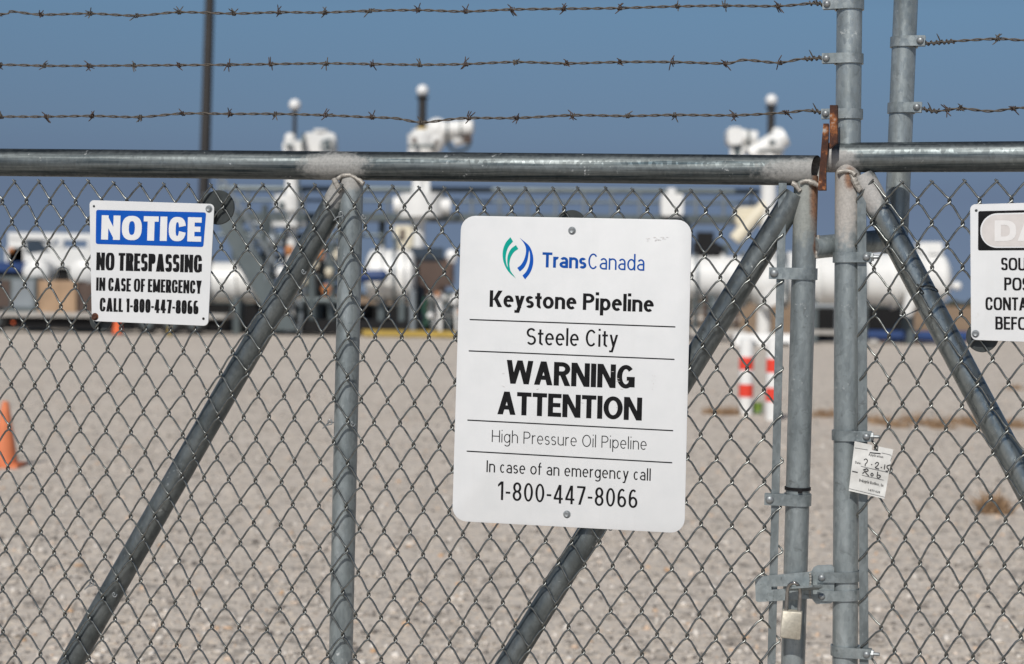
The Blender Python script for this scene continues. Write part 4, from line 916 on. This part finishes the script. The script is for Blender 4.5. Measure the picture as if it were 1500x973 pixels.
P_('pipe_plug', 'blue', t, lambda m: (hc(m, 530, 405, 560, 404, 17, YB - 2.6), bl(m, 560, 404, 17, YB - 2.6), hc(m, 526, 405, 531, 405, 24, YB - 2.6)))
t = pipe_thing('long white pipe running into the valve body beside the big warning sign', 'white_pipe', 930, 1086, 406, 64, YB, (950, 1040))
t = pipe_thing('big white pipe ending in a launcher door, seen between and right of the gate stiles', 'pipe_launcher', 1151, 1344, 407, 76, YB, (1190, 1262, 1330))
P_('door_flange', 'white', t, lambda m: (hc(m, 1344, 408, 1352, 408, 96, YB), rbx(m, 1346, 355, 1381, 372, YB - .5, 1.0, 4), hc(m, 1352, 408, 1378, 408, 74, YB)))
P_('door', 'white', t, lambda m: bl(m, 1374, 409, 74, YB, (.5, 1, 1)))
P_('drain_cone', 'white', t, lambda m: m.cyl(pt(1344, 416, YB - 1), pt(1328, 463, YB - 1), 16 * S_(YB), 7 * S_(YB), 20))
P_('door_handle', 'white', t, lambda m: (hc(m, 1388, 418, 1405, 419, 7, YB - .2), bl(m, 1402, 419, 13, YB - .2)))
P_('nozzle', 'steel', t, lambda m: (hc(m, 1036, 378, 1036, 352, 34, YB), bl(m, 1036, 360, 40, YB))).parent if False else None

# low black strips added to stand for the shade under the equipment
for lab, x0, x1, y0, Y in (('added low black strip standing for the shade behind the trailer and pump skid', -60, 1010, 447, 67), ('added low black strip standing for the shade under the pipe launcher', 1196, 1325, 450, 68)):
    a, b = foot(x0, Y), foot(x1, Y); h = pt((x0 + x1) / 2, y0, Y)[2]; t = thing('shade_backing', lab, 'backdrop', (a + b) / 2)
    MB().box((a + b) / 2 + [0, .2, h / 2], (b[0] - a[0], .4, h)).build('shade_panel', M['black'], t)
    MB().box((a + b) / 2 + [0, .2, h + .04], (b[0] - a[0] + .1, .5, .08)).build('panel_edge', M['steel'], t)

# walkway
Y = 66; wk = thing('elevated_walkway', 'long grey steel walkway with railings crossing behind the valve towers', 'walkway', foot(715, Y))
def seg(m, x0, y0, x1, y1, d, Yy): m.cyl(pt(x0, y0, Yy), pt(x1, y1, Yy), d * S_(Yy) / 2, None, 8)
P_('deck', 'steel', wk, lambda m: (m.slab(at(np.array([318, 1112, 1112, 318]), np.array([311, 316, 327, 322]), Y), (0, 1.3, 0)), 0))
P_('truss', 'steel', wk, lambda m: [seg(m, x, 322 + .006 * (x - 318), x + 22, 344 + .006 * (x - 318), 3, Y) or seg(m, x + 22, 344 + .006 * (x - 318), x + 44, 322 + .006 * (x - 318), 3, Y) for x in range(318, 520, 44)] + [seg(m, 318, 344, 560, 345, 5, Y)])
for dy, th in ((0, 8), (17, 4)): P_('hand_rail', 'steel', wk, lambda m: (seg(m, 318, 276 + dy, 1112, 281 + dy, th, Y), seg(m, 318, 276 + dy, 1112, 281 + dy, th, Y + 1.3)))
for x in range(322, 1112, 41): P_('rail_post', 'steel_light', wk, lambda m: (seg(m, x, 275 + .006 * (x - 318), x, 314 + .006 * (x - 318), 4.5, Y), 0))
for x in (345, 470, 560, 700, 810, 900, 1008): P_('support_column', 'steel', wk, lambda m: post(m, x, 318, 10, Y + .6))
# staircase
Y = 62; st = thing('metal_staircase', 'grey steel staircase slanting down from the walkway behind the left brace', 'stairs', foot(425, Y))
for yy in (0, 1.25):
    P_('stringer', 'steel', st, lambda m: m.slab(at(np.array([296, 330, 436, 402]), np.array([284, 284, 484, 484]), Y + yy), (0, .08, 0)))
    P_('stair_rail', 'steel_light', st, lambda m: (seg(m, 320, 252, 440, 448, 5, Y + yy), [seg(m, 322 + k * 24, 258 + k * 40, 318 + k * 24, 292 + k * 40, 4, Y + yy) for k in range(6)]))
for k in range(14):
    f = (k + .5) / 14; P_('tread', 'steel_light', st, lambda m: bx(m, 298 + 106 * f, 286 + 198 * f, 332 + 106 * f, 290 + 198 * f, Y + .08, 1.17))

# pump skid between the posts
Y = 63; ps = thing('pump_skid', 'brown pump with a dark motor and small orange valves on a skid', 'pump', foot(560, Y))
P_('skid_frame', 'black', ps, lambda m: bx(m, 430, 470, 672, 488, Y - .8, 2.4))
P_('motor', 'glass', ps, lambda m: (hc(m, 600, 374, 650, 375, 24, Y), bx(m, 606, 380, 640, 470, Y + .3, .6)))
P_('casing', 'brown', ps, lambda m: (rbx(m, 614, 378, 664, 420, Y - .2, 1.2, 8), hc(m, 638, 418, 638, 470, 30, Y)))
P_('discharge_pipe', 'steel', ps, lambda m: (hc(m, 455, 350, 458, 470, 14, Y), hc(m, 486, 356, 486, 470, 12, Y), hc(m, 440, 440, 500, 441, 10, Y), hc(m, 440, 440, 440, 470, 10, Y)))
P_('riser_pipe', 'steel_light', ps, lambda m: hc(m, 605, 425, 605, 484, 11, Y - .9))
P_('hose', 'hose', ps, lambda m: m.tube([pt(624, 436, Y - 1), pt(621, 452, Y - 1), pt(626, 466, Y - 1), pt(622, 478, Y - 1)], .10, 10))
for x, y, d, mt in ((470, 372, 13, 'copper'), (463, 388, 9, 'cream'), (482, 398, 12, 'cream'), (478, 424, 15, 'copper'), (492, 374, 10, 'cream'), (424, 366, 13, 'copper'), (455, 360, 9, 'globe'), (412, 398, 16, 'globe'), (640, 470, 18, 'globe'), (662, 374, 18, 'globe'), (399, 352, 20, 'steel_light')):
    P_('valve', mt, ps, lambda m: (bl(m, x, y, d, Y - .9), hc(m, x - d * .3, y + d * .4, x + d * .3, y + d * .4, d * .5, Y - .9)))
t = thing('barrier_rail', 'low yellow rail along the ground in front of the pump skid', 'barrier', foot(600, 61)); a, b = foot(532, 61), foot(668, 61)
MB().box((a + b) / 2 + [0, 0, .17], (b[0] - a[0], .12, .22)).build('rail', M['yellow'], t)
for f in (.05, .5, .95): MB().box(a + (b - a) * f + [0, .1, .14], (.08, .08, .28)).build('stub_post', M['yellow'], t)
t = thing('transformer_cabinet', 'small white cabinet on a stand above the walkway, left of the cream yoke', 'cabinet', foot(985, 65))
P_('housing', 'white', t, lambda m: rbx(m, 969, 284, 1001, 316, 65, .8, 4)); P_('vent_cap', 'white', t, lambda m: hc(m, 984, 276, 984, 284, 14, 65.3)); P_('stand', 'steel', t, lambda m: post(m, 985, 316, 9, 65.4))
t = thing('motor_housing', 'black motor housing on top of the pipe just right of the big warning sign', 'motor', pt(1036, 376, YB))
P_('drum', 'black', t, lambda m: (hc(m, 1016, 366, 1050, 366, 24, YB), bl(m, 1050, 368, 22, YB), bx(m, 1022, 340, 1046, 360, YB - .3, .6)))

t = thing('pipe_rack', 'dense rack of grey pipes and conduits behind the left brace', 'pipe rack', foot(440, 65)); gq = np.random.default_rng(9)
P_('upright', 'steel', t, lambda m: post(m, 388, 300, 9, 65)); P_('upright', 'steel', t, lambda m: post(m, 516, 300, 9, 65))
for k in range(7): P_('rack_pipe', 'steel' if k % 3 else 'steel_light', t, lambda m: hc(m, 372, 330 + k * 15 + gq.normal(0, 3), 522, 332 + k * 15 + gq.normal(0, 3), gq.uniform(4, 10), 64.6 + gq.uniform(0, .8)))
for k in range(9):
    x = 392 + k * 14 + gq.normal(0, 3); P_('riser_pipe', ('steel', 'steel_light', 'brown')[k % 3], t, lambda m: hc(m, x, gq.uniform(318, 350), x + gq.normal(0, 4), gq.uniform(430, 470), gq.uniform(4, 9), 64.2 + gq.uniform(0, .5)))
for k in range(12): P_('gauge', ('globe', 'cream', 'copper', 'steel_light')[k % 4], t, lambda m: bl(m, gq.uniform(385, 515), gq.uniform(335, 440), gq.uniform(6, 13), 63.9))
t = thing('metering_manifold', 'low tangle of small grey and white pipes right of the brown pump', 'manifold', foot(655, 62))
for k in range(5): P_('manifold_pipe', ('white', 'steel', 'steel_light')[k % 3], t, lambda m: hc(m, 628, 436 + k * 9, 690, 437 + k * 9 + gq.normal(0, 2), gq.uniform(4, 8), 61.6 + .1 * k))
for k in range(5): P_('riser_pipe', ('steel', 'white')[k % 2], t, lambda m: hc(m, 632 + k * 12, 428, 633 + k * 12, 486, gq.uniform(4, 7), 61.4))
for k in range(6): P_('hand_valve', ('globe', 'copper', 'steel_light')[k % 3], t, lambda m: bl(m, 630 + k * 11, gq.uniform(430, 470), gq.uniform(7, 12), 61.2))
t = thing('valve_skid', 'small skid of thin grey pipes in the gap right of the warning sign', 'valve skid', foot(1050, 62))
for k in range(4): P_('skid_pipe', ('steel', 'steel_light', 'white')[k % 3], t, lambda m: hc(m, 1012, 448 + k * 9, 1084, 449 + k * 9, gq.uniform(4, 8), 62 + .1 * k))
for k in range(5): P_('riser_pipe', ('steel', 'brown', 'steel_light')[k % 3], t, lambda m: hc(m, 1018 + k * 15, 436 + gq.uniform(-6, 6), 1018 + k * 15, 488, gq.uniform(4, 8), 61.8))
P_('base_tray', 'concrete', t, lambda m: bx(m, 1010, 482, 1092, 490, 61.5, 1.4))

# trailer, load and truck
Y = 60; tr = thing('flatbed_trailer', 'long flatbed trailer with a pale deck and black chassis behind the NOTICE sign', 'trailer', foot(120, Y))
P_('deck', 'concrete', tr, lambda m: m.slab(at(np.array([-60, 330, 330, -60]), np.array([456, 461, 467, 463]), Y), (0, 2.4, 0)))
P_('chassis', 'black', tr, lambda m: m.slab(at(np.array([-58, 328, 328, -58]), np.array([463.5, 467.5, 483, 479]), Y + .3), (0, 1.6, 0)))
for x in (-40, -8, 215, 250, 285):
    c = pt(x, 470, Y + .1); w = P_('wheel', 'tyre', tr, lambda m: m.lathe((c[0], c[1], .45), [(.2, 0), (.42, .02), (.45, .06), (.45, .26), (.42, .3), (.2, .3)], 24, (0, 1, 0)))
    m = MB(); m.lathe((c[0], c[1] - .012, .45), [(.22, 0), (.2, .02), (.06, .03)], 18, (0, 1, 0)); m.build('rim', M['steel'], w)
P_('marker_light', 'orange', tr, lambda m: bx(m, 17, 471, 21, 474, Y + .2, .1))
def top_of(x): return pt(x, 456.5 + .0128 * (x + 60), Y)
for lab, x0, x1, y0, mt, dp in (('large tan crate on the trailer deck, left of the NOTICE sign', 56, 112, 411, 'carton', 1.5), ('narrow brown crate half hidden behind the NOTICE sign', 114, 146, 415, 'brown', 1.5)):
    b = top_of((x0 + x1) / 2); t = thing('crate', lab, 'crate', b, group='crates on the trailer')
    z0 = b[2]; s = S_(Y + .4); x_ = pt((x0 + x1) / 2, 430, Y + .4)[0]; zt = pt((x0 + x1) / 2, y0, Y + .4)[2]; W = (x1 - x0) * s
    MB().box((x_, Y + .4 + dp / 2, (z0 + zt) / 2), (W, dp, zt - z0)).build('box', M[mt], t)
    for k in (-.5, 0, .5): MB().box((x_ + k * (W - .09), Y + .385, (z0 + zt) / 2), (.08, .026, zt - z0 - .01)).build('batten', M[mt], t)
b = top_of(24); t = thing('steel_cabinet', 'dull grey equipment cabinet at the left end of the trailer deck', 'cabinet', b)
P_('cabinet_body', 'steel', t, lambda m: m.slab(at(np.array([-22, 53, 53, -22]), np.array([405, 405, 457.5, 456.5]), Y + .5), (0, 1.2, 0)))
for k in (0, 1): P_('cabinet_door', 'brown' if k == 0 else 'steel_light', t, lambda m: bx(m, -18 + k * 36, 410, 14 + k * 36, 450, Y + .47, .03))
for lab, px, r in (('white drum lying end on, left of the two above the crates', 52, 38), ('white drum lying end on, nearest the NOTICE sign', 121, 40)):
    Yd_ = 63; t = thing('storage_drum', lab, 'drum', pt(px, 418, Yd_), group='white drums'); c = pt(px, 399, Yd_); rr_ = r * S_(Yd_) / 2
    MB().lathe(c, [(rr_ * .2, -.12), (rr_ * .7, -.07), (rr_, .05), (rr_, 1.3), (rr_ * .8, 1.4)], 28, (0, 1, 0), (1, 0, 0)).build('shell', M['white'], t)
    P_('cradle', 'steel', t, lambda m: m.box((c[0], c[1] + .6, (c[2] - rr_) / 2), (.7, .8, c[2] - rr_ + .1)))
Y = 65.5; tk = thing('service_truck', 'white service truck with an overhead rack and blue stripe, behind the crates', 'truck', foot(80, Y))
P_('body', 'white', tk, lambda m: (rbx(m, 8, 363, 150, 392, Y, 2.0, 4), rbx(m, 12, 345, 34, 392, Y, 2.0, 4), m.slab(at(np.array([34, 60, 78, 34]), np.array([348, 348, 366, 366]), Y + .1), (0, 1.8, 0))))
P_('side_window', 'glass', tk, lambda m: m.slab(at(np.array([38, 58, 74, 38]), np.array([352, 352, 368, 372]), Y - .01), (0, .06, 0)))
P_('rack', 'white', tk, lambda m: (bx(m, 12, 342, 175, 351, Y - .05, .2), bx(m, 12, 342, 175, 351, Y + 1.8, .2), [bx(m, x, 351, x + 6, 364, Y - .05, .2) for x in (86, 128, 168)]))
P_('stripe', 'blue', tk, lambda m: bx(m, -14, 384, 50, 398, Y - .04, .06))
P_('underbody', 'black', tk, lambda m: bx(m, -10, 392, 170, 420, Y + .2, 1.6))
for x in (15, 140):
    c = foot(x, Y + .1); w = P_('wheel', 'tyre', tk, lambda m: m.lathe((c[0], c[1], .5), [(.2, 0), (.47, .02), (.5, .06), (.5, .26), (.2, .3)], 24, (0, 1, 0)))
    m = MB(); m.lathe((c[0], c[1] - .012, .5), [(.26, 0), (.2, .02), (.06, .03)], 18, (0, 1, 0)); m.build('rim', M['steel_light'], w)
P_('marker_light', 'copper', tk, lambda m: bl(m, 17, 367, 8, Y))
# right background
t = thing('blue_pipe', 'long blue pipe lying in the dry grass under the launcher door', 'pipe', foot(1345, 64)); a, b = foot(1262, 64), foot(1418, 64)
MB().cyl(a + [0, 0, .32], b + [0, 0, .32], .20, None, 24).build('barrel', M['blue'], t)
for f in (.1, .5, .9): MB().box(a + (b - a) * f + [0, 0, .07], (.3, .7, .14)).build('sleeper', M['brown'], t)
t = thing('white_boulder', 'small pale boulder in the dry grass left of the blue pipe', 'rock', foot(1281, 60)); m = MB(); c = foot(1281, 60)
m.ball(c + [0, 0, .12], .18, 12, 8, (1.2, 1, .8)); m.build('stone', M['concrete'], t)
Y = 58; t = thing('concrete_barrier', 'low white concrete barrier just behind the striped bollards', 'barrier', foot(1118, Y)); a, b = foot(1078, Y), foot(1176, Y)
MB().slab([a, b, b + [0, .12, .25], b + [0, .2, .42], a + [0, .2, .42], a + [0, .12, .25]], (0, .45, 0)).build('block', M['white'], t)
for k in (0, 1): MB().box(a + (b - a) * (.25 + .5 * k) + [0, .0, .06], (.35, .06, .12)).build('fork_slot', M['black'], t)
t = thing('pipe_stand', 'pale steel pipe stand with a shelf between the two gate stiles', 'stand', foot(1206, 61))
P_('frame', 'steel_light', t, lambda m: [post(m, x, 446, 5, 61, sides=8) for x in (1186, 1226)] and seg(m, 1184, 448, 1228, 449, 6, 61)); P_('shelf', 'concrete', t, lambda m: bx(m, 1182, 484, 1232, 490, 60.8, .7))

# cones, bollards, bucket
def cone(lab, px, py, hpx, name='traffic_cone', mat='orange'):
    c = ground(px, py); s = depth(c) / FPX; h = hpx * s; t = thing(name, lab, 'traffic cone', c, group='traffic cones' if 'orange' in mat else None)
    MB().box(c + [0, 0, .018], (h * .52, h * .52, .036)).build('cone_base', M['black_plastic'] if hpx < 50 else M[mat], t)
    MB().lathe(c + [0, 0, .036], [(h * .20, 0), (h * .195, .015), (h * .055, h * .93), (h * .045, h * .96), (.001, h * .962)], 28).build('body', M[mat], t)
cone('faded orange traffic cone on the gravel at the left edge of the view', 7, 684, 94, mat='orange_faded')
cone('bright orange traffic cone by the trailer wheels, below the NOTICE sign', 172, 491, 36)
cone('small yellow marker cone on the gravel beyond the NOTICE sign', 248, 493, 16, 'marker_cone', 'yellow')
for lab, px, by, ty in (('red and white striped bollard beside a green bucket, next to the big warning sign', 1092, 608, 495), ('red and white striped bollard half hidden by the flat tension bar of the latch side', 1131.5, 616, 496), ('red and white striped bollard mostly hidden behind the right gate stile', 1250, 616, 497)):
    c = ground(px, by); s = depth(c) / FPX; H = (by - ty) * s; r = 10.3 * s; t = thing('bollard', lab, 'bollard', c, group='striped bollards')
    MB().lathe(c, [(r, 0), (r, H - r * .5), (r * .9, H - r * .22), (r * .6, H - r * .06), (.001, H)], 28).build('post', M['white'], t)
    for k in (0, 1):
        z0 = H * (.235 + k * .352); MB().lathe(c, [(r, z0), (r + .003, z0), (r + .003, z0 + H * .165), (r, z0 + H * .165)], 28).build('reflective_band', M['red'], t)
c = ground(1109, 607); s = depth(c) / FPX; t = thing('bucket', 'green bucket standing between the two striped bollards', 'bucket', c); r = 8.5 * s; H = 17 * s
MB().lathe(c, [(r * .82, 0), (r, H), (r * 1.07, H), (r * 1.07, H - .02), (r * .98, H - .02), (r * .8, .03)], 24).build('shell', M['green'], t)
MB().tube([c + [r * 1.05 * math.cos(a), -.03 - .05 * math.sin(a), H - .02 - .12 * math.sin(a)] for a in np.linspace(0, math.pi, 14)], .006, 6).build('handle', M['steel_light'], t)

# dry weeds
def weed(lab, px, py, wpx, hpx, n, seed, grp='dry weeds along the gravel'):
    g = np.random.default_rng(seed); c = ground(px, py); s = depth(c) / FPX; m = MB()
    for k in range(n):
        p = c + [np.clip(g.normal(0, wpx * s * .24), -.42 * wpx * s, .42 * wpx * s), np.clip(g.normal(0, wpx * s * .24), -.42 * wpx * s, .42 * wpx * s), 0]; h = hpx * s * (.35 + .95 * g.random() ** 1.8); d = np.array([g.normal(0, .75), g.normal(0, .75), 1]); d /= np.linalg.norm(d)
        w = g.uniform(.003, .009); u = np.array([math.cos(k), math.sin(k), 0]) * w; tip = p + d * h; mid_ = p + d * h * .55 + [0, 0, h * .08]
        m.add([p - u, p + u, mid_ + u * 1.2, tip, mid_ - u * 1.2], [(0, 1, 2, 3, 4)])
    t = m.build('dry_weed', M['dry'], loc=tuple(c), smooth=0); return tag(t, lab, 'weed', grp)
where = ['left of the striped bollards', 'by the foot of the first striped bollard', 'in the gap between the gate stiles']
for i, (x, y, w, h) in enumerate(((1043, 607, 30, 12), (1066, 608, 34, 16), (1205, 611, 44, 16))): weed('low tuft of rust brown weeds ' + where[i], x, y, w, h, 150, 30 + i)
for i, x in enumerate(range(1272, 1500, 22)): weed('one of a row of rust brown weed tufts on gravel right of the bollards', x, 617 + (i % 3) * 4 + i * .6, 44, 12 + (i * 5) % 9, 110, 50 + i, 'row of brown weeds right of the gate stiles')
weed('small brown weed tuft on the far gravel below the DANGER sign', 1487, 571, 30, 9, 110, 80)
weed('larger brown weed tuft alone on the gravel near the right brace', 1456, 752, 46, 32, 300, 81)
for i, (x, y) in enumerate(((1285, 503), (1312, 500), (1338, 504), (1366, 501), (1392, 504), (1250, 500), (1415, 502))): weed('one of a row of orange brown grass tufts in front of the blue pipe', x, y, 34, 9, 120, 90 + i, 'dry grass before the blue pipe')
# far tree belt
m = MB(); g = np.random.default_rng(4)
for k in range(420):
    x = -700 + 1400 * k / 420 + g.normal(0, 2); h = g.uniform(2.5, 6.5); m.ball((x, 1500 + g.normal(0, 12), h * .45), 1, 8, 5, (g.uniform(2, 5), 3, h * .55))
tag(m.build('far_trees', plain('far_foliage', (.06, .065, .05), .9), smooth=0), 'thin dark belt of trees along the horizon', 'trees', kind='stuff')
